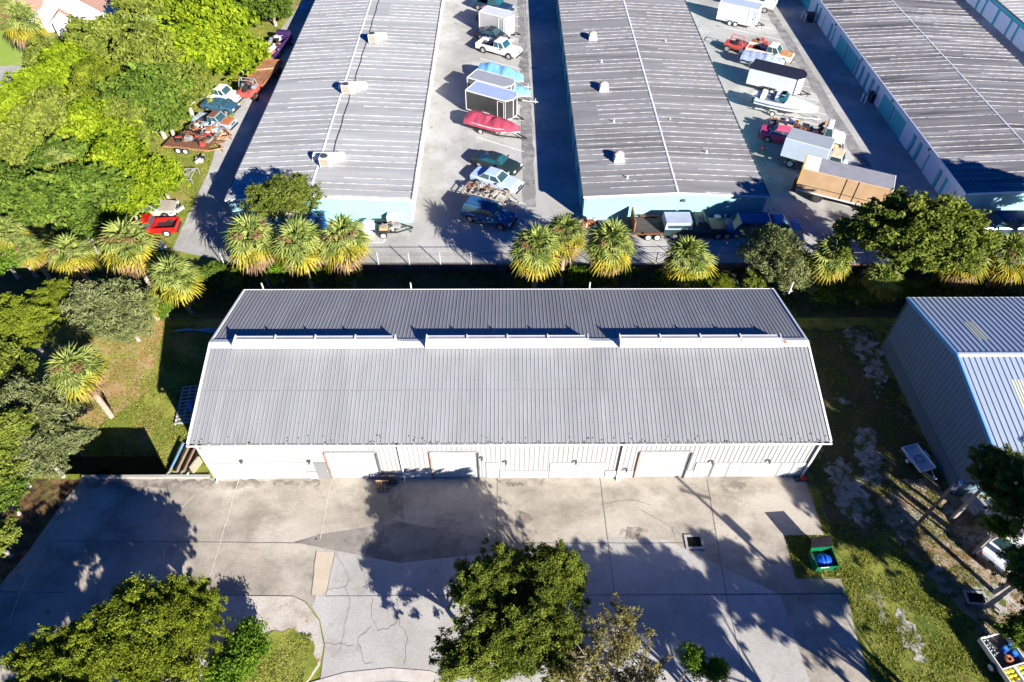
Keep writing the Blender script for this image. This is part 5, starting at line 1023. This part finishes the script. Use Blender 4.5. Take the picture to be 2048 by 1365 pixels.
def leafmesh(name, seed, R, Hz, nl, n, leaf, mat, spread=.42, up=.35, asp=2.0, core=False, droop=0., lob=(.26,.42)):
    """R horizontal radius, Hz vertical radius of the crown; leaves grouped on many small boughs"""
    r = np.random.RandomState(seed)
    # boughs, then clumps on every bough, then leaves round every clump
    d = r.normal(size=(nl,3)); d /= np.linalg.norm(d,axis=1)[:,None]; d[:,2] = np.where(d[:,2] < -.15, -d[:,2], d[:,2])
    rad = r.uniform(.30,1.0,nl)**.6; jit = r.uniform(.78,1.16,nl)
    C = d*rad[:,None]*jit[:,None]*np.array([R,R,Hz])*(1-spread*.45); lr = r.uniform(lob[0],lob[1],nl)*R*spread/.42
    ns_ = nl//2; e = r.normal(size=(ns_,3)); e[:,2] = np.abs(e[:,2])*.8-.1; e /= np.linalg.norm(e,axis=1)[:,None]
    C = np.concatenate([C, e*r.uniform(.82,1.04,ns_)[:,None]*np.array([R,R,Hz])]); lr = np.concatenate([lr, r.uniform(.05,.11,ns_)*R]); nl += ns_
    per = 11; K = nl*per; ki = np.repeat(np.arange(nl), per); kd = r.normal(size=(K,3)); kd /= np.linalg.norm(kd,axis=1)[:,None]; kd[:,2] = np.where(kd[:,2] < -.1, -kd[:,2]*.6, kd[:,2])
    KC = C[ki]+kd*lr[ki][:,None]*r.uniform(.55,1.15,K)[:,None]*np.array([1,1,.85]); ks = lr[ki]*r.uniform(.16,.40,K)
    idx = r.choice(K, size=n, p=ks**2/np.sum(ks**2)); N = n
    g = r.normal(size=(N,3)); P = KC[idx]+g*ks[idx][:,None]*np.array([.8,.8,.5]); q = kd[idx]
    P[:,2] -= droop*np.linalg.norm(P[:,:2],axis=1)**2/R
    nrm = q*.35+r.normal(size=(N,3))*.6+np.array([.10,-.12,up]); nrm /= np.linalg.norm(nrm,axis=1)[:,None]
    a = np.cross(nrm, r.normal(size=(N,3))); a /= np.linalg.norm(a,axis=1)[:,None]; b = np.cross(nrm,a)
    s = leaf*r.uniform(.6,1.35,N)[:,None]; A = a*s; B = b*s/asp; kc = idx
    V_ = np.stack([P-A, P-B+nrm*s*.12, P+A, P+B+nrm*s*.12],1).reshape(-1,3)
    me = bpy.data.meshes.new(name); me.vertices.add(4*N); me.vertices.foreach_set('co', V_.astype(np.float32).ravel())
    me.loops.add(4*N); me.loops.foreach_set('vertex_index', np.arange(4*N,dtype=np.int32)); me.polygons.add(N); me.polygons.foreach_set('loop_start', (np.arange(N)*4).astype(np.int32)); me.polygons.foreach_set('loop_total', np.full(N,4,dtype=np.int32))
    me.update(calc_edges=True); at = me.attributes.new('tint','FLOAT','POINT'); bt = r.uniform(0,1,nl); t = (bt[ki[idx]]*.5+r.uniform(0,1,K)[kc]*.35+r.rand(N)*.25).clip(0,1); at.data.foreach_set('value', np.repeat(t,4).astype(np.float32)); me.materials.append(mat); return me, C
def limbs(name, C, h, R, mat, tr=.16, twigs=2, seed=0, up=0.):
    rn = random.Random(seed); b = MB(); base = Vector((0,0,-h)); fork = Vector((0,0,-h*.35)); b.bar(base, fork, tr*1.25, tr*.8, 8)
    for c in C[:26]:
        e = Vector(c)*(1+up); m_ = fork.lerp(e,.5)+Vector((rn.uniform(-.2,.2),rn.uniform(-.2,.2),rn.uniform(-.1,.25)))*R*.3; b.bar(fork, m_, tr*.42, tr*.24, 5); b.bar(m_, e, tr*.24, tr*.08, 5)
        for k in range(twigs):
            s_ = m_.lerp(e, rn.uniform(.2,.9)); q = s_+Vector((rn.uniform(-1,1),rn.uniform(-1,1),rn.uniform(.0,1)))*R*.26; b.bar(s_, q, tr*.1, tr*.03, 4)
    me = b; return me
TC = {}
KIND = { # leaf mat, boughs, leaves, leaf size, spread, aspect, bough radii
 'lime': ('lime',80,15000,.18,.42,1.7,(.17,.34)), 'olive': ('olive',85,15000,.165,.36,2.0,(.16,.32)), 'dark': ('dark',90,16000,.16,.36,1.8,(.16,.32)),
 'yellow': ('yellow',130,85000,.068,.36,1.7,(.11,.24)), 'feather': ('feather',90,15000,.19,.36,5.,(.14,.32)), 'rusty': ('rusty',44,4200,.10,.30,1.7,(.14,.3)),
 'bright': ('bright',34,5200,.18,.5,1.6,(.2,.42)), 'deep': ('deep',105,80000,.062,.36,1.8,(.12,.24)), 'big': ('bigleaf',150,70000,.085,.34,1.8,(.12,.24)),
}
def tree(u, v, rpx, h, kind, label, var=0, flat=.75, cat='tree', name='tree', group=None, dens=1., pos=None, R=None, barkm=None, tw=2):
    C0 = G(u, v, h) if pos is None else Vector((pos[0],pos[1],h)); R = R or rpx*zc((C0.x,C0.y,h))/FPX
    key = (kind, var, round(flat,2)); K = KIND[kind]
    if key not in TC:
        me, C = leafmesh('crown_'+kind, 100+var*17+len(kind)*3, 1., flat, K[1], int(K[2]*dens), K[3]/4.0*1.25 if False else K[3]/3.2, lf[K[0]], K[4], asp=K[5], lob=K[6])
        TC[key] = (me, C)
    me, C = TC[key]; hb = max(.2, h)
    t = thing(name, label, cat, (C0.x, C0.y, 0), 0, group)
    cr = bpy.data.objects.new('crown', me); COL.objects.link(cr); cr.parent = t; cr.location = (0,0,h); sx_ = 1+.16*math.sin(u*1.7+v); cr.scale = (R*sx_,R*(2-sx_)*1.0,R); rz = (u*7+v*3) % 6.28; cr.rotation_euler = (0,0,rz)
    cz, sz = math.cos(rz), math.sin(rz); C2 = [(R*(c[0]*sx_*cz-c[1]*(2-sx_)*sz), R*(c[0]*sx_*sz+c[1]*(2-sx_)*cz), R*c[2]) for c in C]
    lm_ = limbs('trunk', C2, h, R, None, .05*R+.03, tw, u+v, up=.12 if kind in ('olive','rusty','feather') else 0); o = lm_.build('trunk', barkm or bark, t); o.location = (0,0,h)
    return t
def palm_meshes(seed, green=26, yel=13, dead=26, R=1.0):
    rn = random.Random(seed); out = []
    for lo, hi, n, L in ((5,88,green,1.), (-36,8,yel,1.04), (-82,-34,dead,1.0)):
        b = MB(); 
        for k in range(n):
            az = k*2.39996+rn.uniform(-.25,.25); el = math.radians(lo+(hi-lo)*((k+.5)/n)**.8+rn.uniform(-7,7)); d = Vector((math.cos(az)*math.cos(el),math.sin(az)*math.cos(el),math.sin(el))); pl = (.85+.25*rn.random())*L*R*.62
            sd = d.cross(Vector((0,0,1))); sd = sd.normalized() if sd.length > .05 else Vector((1,0,0)); nr = sd.cross(d).normalized()
            p0 = d*.08; p1 = d*pl; p1.z -= .12*pl; b.bar(p0, p1, .02, .012, 3); fl = .78*R*L; ns = 15
            d2 = (d-Vector((0,0,.35))).normalized(); nr2 = sd.cross(d2).normalized()
            for s in range(ns):
                if rn.random() < .06: continue
                a = (s/(ns-1)-.5)*math.radians(230)+rn.uniform(-.05,.05); ln = fl*(1-.28*abs(a)/2)*rn.uniform(.85,1.08); q = (d2*math.cos(a)+sd*math.sin(a)).normalized(); wv = (sd*math.cos(a)-d2*math.sin(a))*.040*R
                m_ = p1+q*ln*.55+nr2*.05*ln; e = p1+q*ln-Vector((0,0,.10+.22*rn.random()))*ln; lf_ = nr2*.02
                b.add([p1, m_-wv+lf_*0, m_+lf_*1.2, m_+wv, e], [(0,1,2),(0,2,3),(1,4,2),(2,4,3)])
        me = bpy.data.meshes.new('fronds'); me.from_pydata(b.v, [], b.f); at = me.attributes.new('tint','FLOAT','POINT'); at.data.foreach_set('value', [((i//37)*.618+rn.random()*.25) % 1 for i in range(len(b.v))]); out.append(me)
    return out
pg_ = leafmat('frond_green', (.06,.11,.018), .24, (.42,.46,.13)); py_ = leafmat('frond_yellow', (.12,.13,.015), .27, (.52,.43,.05)); pd_ = leafmat('frond_dead', (.14,.08,.04), .2, (.46,.31,.20))
seedm = leafmat('seed_stalk', (.20,.11,.05), .2, (.38,.24,.12))
PM = []
for sd_ in (3, 11, 29):
    ms = palm_meshes(sd_)
    for m_, mm in zip(ms, (pg_, py_, pd_)): m_.materials.append(mm)
    ms.append(leafmesh('seed_cluster', sd_, .28, .2, 8, 260, .035, seedm, .6)[0]); PM.append(ms)
ptr = M('palm_trunk', (.34,.26,.19), .95, .25, 6, fine=.25)
pn = 0
def palm(u, v, rpx, h, label, stalks=1, dead=True, trunkr=.16, small=False, group='cabbage palms'):
    global pn
    C0 = G(u, v, h); R = rpx*zc((C0.x,C0.y,h))/FPX/1.32; ms = PM[pn % 3]; pn += 1
    t = thing('palm_tree', label, 'palm', (C0.x,C0.y,0), pn*1.3, group); mb = MB(); n = 12; rnd = random.Random(pn)
    for k in range(n): mb.bar((0,0,-.6+(h+.6)*k/n),(0,0,-.6+(h+.6)*(k+1)/n),trunkr*rnd.uniform(1.0,1.12),trunkr*rnd.uniform(.9,1.0),9)
    mb.build('trunk', ptr, t)
    for nm, m_ in zip(('green_fronds','yellow_fronds','dead_fronds'), ms):
        if nm == 'dead_fronds' and not dead: continue
        o = bpy.data.objects.new(nm, m_); COL.objects.link(o); o.parent = t; o.location = (0,0,h); vs_ = .92+.17*((pn*.618)%1); o.scale = (R*vs_,R*(2-vs_)*.98,R*(1.08-.2*((pn*.37)%1))); o.rotation_euler = (.13*math.sin(pn*2.3),.13*math.cos(pn*1.7),0)
    for k in range(stalks):
        o = bpy.data.objects.new('seed_cluster', ms[3]); COL.objects.link(o); o.parent = t; a = 3.6+k*1.5-pn*1.3+.4; o.location = (R*.55*math.cos(a),R*.55*math.sin(a),h+R*.45); o.scale = (R*1.3,R*.8,R)
    return t
# palms
palm(505,478,64,4.6,'cabbage palm leftmost of the three clumped in front of the turquoise wall',3); palm(598,486,64,4.6,'cabbage palm in the middle of the three clumped palms',1); palm(688,480,60,4.6,'cabbage palm rightmost of the three clumped palms',2)
palm(1072,498,64,4.8,'cabbage palm left of a touching pair between the two storage buildings',1); palm(1130,468,56,5.0,'cabbage palm right and behind in the touching pair',1); palm(1220,490,62,4.4,'cabbage palm with yellow skirt in front of the dump trailer',1)
palm(1375,518,62,3.6,'small rounded cabbage palm standing alone before the green pickup',0,dead=False); palm(1663,513,58,4.,'cabbage palm between the feathery tree and the big round tree',0); palm(1763,560,44,2.2,'low spreading palm under the big round tree',0,dead=False)
palm(1925,520,54,4.2,'cabbage palm half covered by the right side of the big round tree',0); palm(2016,513,56,4.4,'cabbage palm at the right edge above the blue grey building',1)
palm(255,488,66,4.5,'tall cabbage palm with long yellow skirt below the red pickup',2); palm(140,505,52,4.0,'cabbage palm inside the dark thicket at left',1); palm(348,556,58,3.6,'low green palm at the left end of the brown wall',0,dead=False); palm(300,610,34,1.6,'small fan palm at the edge of the shaded ditch',0,dead=False)
palm(153,738,66,5.2,'lone cabbage palm with bare pale trunk on the left lawn',2,trunkr=.2); palm(15,470,44,4,'cabbage palm at the far left edge of the thicket',0); palm(298,62,38,5.,'grey green palm rising above the left woods',0); palm(45,45,48,5,'large palm in front of the brown roofed house',1); palm(115,322,34,5,'small palm crown poking through the left woods',0,dead=False); palm(60,500,40,3,'low palm behind the yellowing left tree',1)
# left woods
T = tree
W_ = [(545,25,42,2.2,'dark','dark shrub by the drive at the top'),(440,60,70,2.6,'lime','big lime green bush mass right of the woods near the top'),(480,120,48,2,'lime','rounded lime bush beside the rusty flatbed'),(370,30,58,4,'lime','lime tree behind the big bush at the top edge'),(380,125,62,3,'lime','lime tree left of the rusty flatbed'),
(300,20,52,5,'olive','olive tree at the top edge right of the house'),(215,95,56,5,'olive','olive tree directly in front of the white house'),(300,130,62,5,'olive','olive tree with bare limbs in the upper woods'),(100,120,40,3.5,'olive','thin olive tree beside the far lawn'),(150,150,52,4,'lime','yellow green tree in front of the house drive'),(85,190,50,3.5,'lime','lime tree at the end of the far road'),
(215,185,60,4.5,'yellow','golden green tree in the middle of the upper woods'),(300,205,64,5,'dark','dark oak with grey limbs in the upper middle'),(370,190,52,4,'olive','olive oak left of the white wreck'),(335,240,52,2.6,'dark','dark green oak beside the junk trailers'),(40,240,58,4,'lime','lime tree at the left edge below the road'),(120,255,62,4.5,'olive','olive tree left of the woods middle'),
(205,270,58,4,'lime','lime tree in the centre of the woods'),(265,288,46,2.2,'olive','olive bush with pale dead sticks above the lower verge trailer'),(35,320,60,4.5,'olive','olive tree at the left edge of the middle woods'),(250,345,58,3.2,'lime','lime thicket left of the grass verge'),(325,370,46,2.4,'lime','vine covered lime bush closest to the drive'),(130,345,56,4,'dark','dark tree left of the lime thicket'),
(185,400,62,4.2,'dark','large dark green tree in the lower woods'),(90,420,66,4.5,'dark','dark green tree at the lower left of the woods'),(10,400,56,4.5,'dark','dark tree on the left edge above the palms'),(262,415,42,3,'lime','green bush over the tan wrecked car'),(175,470,40,2.5,'dark','dark shrub between the two thicket palms'),(10,520,44,2.5,'bright','bright shrub at the left edge under the woods'),
(470,20,40,3,'dark','dark tree at the top edge above the lime bushes')]
for i, (u, v, r_, h, k, l) in enumerate(W_): T(u, v, r_*1.2, h*.8, k, l, var=i % 3, flat=.95, group='trees of the left woods', barkm=barkp if k == 'olive' else None)
T(415,15,30,3.4,'olive','thin olive crown on the top edge between lime trees'); T(250,235,52,4.,'olive','tallest grey green crown in the middle woods')
T(45,655,80,3.2,'yellow','yellowing tree on the left edge above the lone palm',flat=.9); T(215,630,78,2.6,'feather','grey green feathery tree left of the shaded grass',flat=.9); T(262,655,52,1.5,'feather','low feathery bush at the lawn edge'); T(110,600,46,3.4,'yellow','golden tipped tree beside the feathery one')
T(15,745,66,3.,'olive','olive tree at the left edge beside the lone palm',flat=.95); T(70,830,78,2.9,'feather','pale feathery tree below the lone palm',flat=1.); T(92,915,62,2.3,'feather','feathery tree leaning over the corner of the concrete',flat=1.); T(8,1000,50,1.8,'dark','dark bush at the left edge where the concrete begins',cat='bush',name='bush',flat=.9); T(-12,1085,54,1.8,'olive','olive bush half out of the left edge beside the concrete',cat='bush',name='bush',flat=.9); T(140,885,44,1.9,'feather','small feathery crown at the edge of the added black panel',flat=1.); T(15,930,66,2.6,'olive','olive tree at the left edge above the concrete',flat=.95); T(20,860,50,4.5,'olive','olive crown behind the pale feathery tree')
T(330,620,22,1.1,'bright','bright green bush at the shadow edge of the lawn',cat='bush',name='bush'); T(345,585,22,1.0,'bright','bright bush under the low green palm',cat='bush',name='bush')
# mid strip
T(570,406,72,3.9,'big','small leaved tree with pale limbs over the turquoise wall',barkm=barkp,dens=.45,var=5,tw=4); T(560,545,34,1.0,'bright','bright green bush under the three palms',cat='bush',name='bush'); T(1105,545,20,.8,'bright','green shrub below the palm pair',cat='bush',name='bush',var=3); T(1262,545,13,.6,'bright','tiny shrub right of the yellow skirted palm',cat='bush',name='bush',var=3)
T(1440,568,26,.9,'yellow','ochre shrub at the back eave of the long shed',cat='bush',name='bush',var=3,flat=.6); T(1505,565,24,.9,'olive','olive shrub under the feathery tree',cat='bush',name='bush'); T(1543,520,76,2.6,'feather','grey feathery tree at the right end behind the long shed',var=4); T(1580,560,44,1.6,'feather','low feathery growth touching the right end of the shed roof')
T(1825,480,132,5.4,'big','big round olive green tree covering the tan trailer end',flat=.62,tw=3); T(1965,560,22,.9,'bright','bright shrub between the two right palms',cat='bush',name='bush',var=3); T(1700,570,22,.9,'olive','small shrub below the palm by the big tree',cat='bush',name='bush'); T(1800,580,30,1.2,'bright','green shrub hanging over the dark ditch',cat='bush',name='bush'); T(1900,575,36,1.4,'yellow','yellowish shrub at the foot of the big round tree',cat='bush',name='bush',var=3,flat=.6)
for i, (u, v, r_, k, l) in enumerate(((430,548,26,'dark','dark shrub at the left part of the brown wall'),(470,556,24,'olive','olive weed clump below the leftmost clumped palm'),(630,552,24,'dark','dark shrub under the middle clumped palm'),(700,556,26,'olive','olive shrub under the rightmost clumped palm'),(1050,556,28,'dark','dark shrub at the foot of the palm pair'),(1165,556,30,'bright','green vine clump right below the palm pair'),(1215,562,24,'olive','olive weeds below the yellow skirted palm'),(1330,560,26,'dark','dark shrub left of the lone rounded palm'),(1400,572,26,'dark','dark shrub right of the lone rounded palm'),(1640,588,34,'dark','dark shrub beyond the right end of the long shed'),(1720,595,34,'dark','dark shrub between the two sheds at the ditch'),(1850,590,34,'dark','dark shrub under the big round tree beside the ditch'),(1995,585,34,'dark','dark shrub above the blue grey roof'),(1940,580,26,'olive','olive shrub above the corner of the blue grey roof'),(400,560,30,'dark','dark shrub at the shadow edge behind the lawn'))):
    T(u, v, r_, .7, k, l, var=i%3, flat=.7, cat='bush', name='bush', group='shrubs along the shaded ditch')
# foreground
T(262,1276,108,4.3,'yellow','big yellow green tree filling the lower left corner',var=6,tw=3); T(130,1330,90,4.2,'yellow','yellow green tree at the bottom edge left of the big one',var=7); T(385,1235,78,3.2,'yellow','yellow green tree crown over the sandy island',var=7); T(330,1345,90,2.6,'yellow','yellow green crown at the bottom edge by the hedge',var=6)
T(500,1292,46,1.0,'bright','glossy bright green hedge bush on the island lawn',cat='bush',name='hedge',var=1,dens=1.4); T(460,1345,46,1.0,'bright','second hedge bush at the bottom edge of the island',cat='bush',name='hedge',var=1)
T(985,1175,88,3.5,'deep','leafy tree clump left top of the centre foreground',flat=.9,var=1); T(1095,1180,92,3.5,'deep','leafy tree clump right top of the centre foreground',flat=.9,var=2); T(975,1300,100,2.7,'deep','leafy tree clump at the bottom left of the centre foreground',flat=.9,var=2); T(1060,1270,104,3.2,'deep','leafy tree clump in the middle of the centre foreground',flat=.9,var=1)
T(1235,1265,70,4.2,'rusty','sparse reddish brown tree with bare grey twigs',var=1,barkm=barkp,tw=5); T(1165,1330,88,3.4,'rusty','sparse brown green tree at the bottom edge',var=2,barkm=barkp,tw=4); T(1275,1345,70,3.2,'rusty','thin brown tree right of the bottom edge clump',var=1,barkm=barkp,tw=4)
T(1385,1322,34,3.6,'bright','small fresh green crown alone on the dark shaded concrete',var=2,tw=3); T(1432,1345,30,3.6,'bright','fresh green crown touching the small one at the bottom',var=2)
T(1992,950,62,5.2,'deep','dark tree covering the corner of the blue grey building',var=2); T(2045,1020,70,4.8,'deep','dark tree at the right edge below the building corner',var=1); T(2000,1060,34,3.,'bright','bright leafed low branch beside the white car',var=2,cat='bush',name='bush'); T(2060,1150,70,4.5,'deep','dark tree hanging over the right edge',var=2); T(2050,1270,50,1.2,'dark','dark shrub behind the float trailer',cat='bush',name='bush')
# trunk leaning at right
g = G(1990,1187); t = thing('leaning_tree', 'pale leaning trunk at the right edge beside the leaf litter', 'tree', (g.x,g.y,0)); MB().bar((0,0,0),(.9,.25,3.6),.17,.12,n=10).build('trunk', bark, t); cr = bpy.data.objects.new('crown', TC[('deep',1,.75)][0]); COL.objects.link(cr); cr.parent = t; cr.location = (1.6,.4,5.); cr.scale = (2,2,2)
# trees just outside the lower edge, whose shadows cross the concrete
for i, (x, y, h, R_, k) in enumerate(((13.5,5.5,5.,2.6,'deep'),(18.5,4.,5.5,2.8,'deep'),(9.5,5.5,5.2,2.4,'rusty'),(22.5,5,6.,2.2,'deep'),(14.5,10.5,5.,0,'x'),(31,9,6,3.0,'deep'),(35,13,6.5,3.,'deep'),(33,19,5.5,2.0,'deep'),(26,3,6,2.5,'deep'),(50,41,7,4.2,'big'),(33.5,11.5,9,3.4,'deep'),(32,7.5,8.5,2.0,'deep'),(-20.5,6.2,4.4,3.2,'yellow'),(-25.5,5.5,4.6,3.2,'yellow'),(-15.5,5,4.2,2.6,'yellow'),(-31,9,4.6,3.,'yellow'))):
    if R_: T(7*i+3, 11*i, 0, h, k, ['leafy tree below the picture beyond the shaded concrete','tall leafy tree below the picture near the dumpster side','sparse tree below the picture beside the brown one','leafy tree below the picture by the grass','x','tree right of the picture beside the float trailer','tree right of the picture beside the leaf litter','tree right of the picture near the white car','tree below the picture at the lower right','tree right of the picture behind the blue grey building','tall tree off the right side opposite the float trailer','slender tall tree off the lower right corner','tree just below the lower left tree','tree below the lower left corner','tree below the island lawn','tree left of the lower left corner'][i], var=1+i%2, pos=(x,y), R=R_)
t = thing('utility_pole', 'utility pole with transformer standing just below the picture at the lower right', 'pole', (22.6,8.4,0)); MB().bar((0,0,0),(0,0,8.4),.14,.09,n=10).build('shaft', pole_w, t); MB().cyl((.3,.0,6.3),.24,.8,14).build('transformer', gal, t); MB().beam((-.9,.3,7.6),(.9,-.3,7.6),.1,.1).build('crossarm', pole_w, t)
t = thing('light_pole', 'thin pole standing just below the picture beside the grass', 'pole', (20.7,9.0,0)); MB().bar((0,0,0),(0,0,3.2),.09,.07,n=10).build('shaft', pole_w, t); MB().box(-.2,.2,-.1,.1,3.2,3.32).build('lamp', gal, t)
# ground cover: grass tufts and ditch weeds (uncountable)
def tufts(name, label, regions, n, mat, hgt, seed, z0=0.):
    r = np.random.RandomState(seed); Ps = []
    for (x0,x1,y0,y1,wt) in regions:
        k = int(n*wt); Ps.append(np.stack([r.uniform(x0,x1,k), r.uniform(y0,y1,k), np.full(k,z0)],1))
    P = np.concatenate(Ps); N = len(P); den = (np.sin(P[:,0]*1.9+np.sin(P[:,1]*1.3)*2)+np.sin(P[:,1]*2.3+P[:,0]))*.25+.5; P = P[r.rand(N) < den]; N = len(P)
    a = r.uniform(0,6.28,N); w_ = r.uniform(.02,.05,N); h_ = hgt*r.uniform(.4,1.3,N); D = np.stack([np.cos(a),np.sin(a),0*a],1); ln = np.stack([r.normal(size=N)*.5,r.normal(size=N)*.5,np.ones(N)],1)
    V_ = np.stack([P-D*w_[:,None], P+D*w_[:,None], P+ln*h_[:,None]],1).reshape(-1,3)
    me = bpy.data.meshes.new(name); me.vertices.add(3*N); me.vertices.foreach_set('co', V_.astype(np.float32).ravel()); me.loops.add(3*N); me.loops.foreach_set('vertex_index', np.arange(3*N,dtype=np.int32)); me.polygons.add(N); me.polygons.foreach_set('loop_start', (np.arange(N)*3).astype(np.int32)); me.polygons.foreach_set('loop_total', np.full(N,3,dtype=np.int32)); me.update(calc_edges=True)
    at = me.attributes.new('tint','FLOAT','POINT'); at.data.foreach_set('value', np.repeat(r.rand(N),3).astype(np.float32)); me.materials.append(mat); o = bpy.data.objects.new(name, me); COL.objects.link(o); return tag(o, label, 'grass', None, 'stuff')
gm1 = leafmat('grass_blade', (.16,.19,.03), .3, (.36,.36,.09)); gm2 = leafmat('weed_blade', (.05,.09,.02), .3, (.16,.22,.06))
tufts('grass', 'short mown grass on the lawn left of the long shed', [(-33,-19.6,24,37,1)], 60000, gm1, .09, 1)
tufts('grass', 'rough grass right of the concrete and around the dumpster', [(19.5,27.5,9,23,.8),(16.9,19.5,16.4,19.1,.12),(19.8,28,23,36,.3)], 60000, gm1, .09, 2)
tufts('grass', 'grass on the small island beside the drive', [(-15.6,-10.8,10.8,13.4,1)], 7000, gm1, .08, 3, .06)
tufts('grass', 'grass verge along the left drive', [(-36,-29.6,46,100,1)], 40000, gm1, .16, 4)
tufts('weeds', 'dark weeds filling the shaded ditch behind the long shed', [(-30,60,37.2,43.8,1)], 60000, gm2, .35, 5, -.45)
# small weeds / litter on ditch
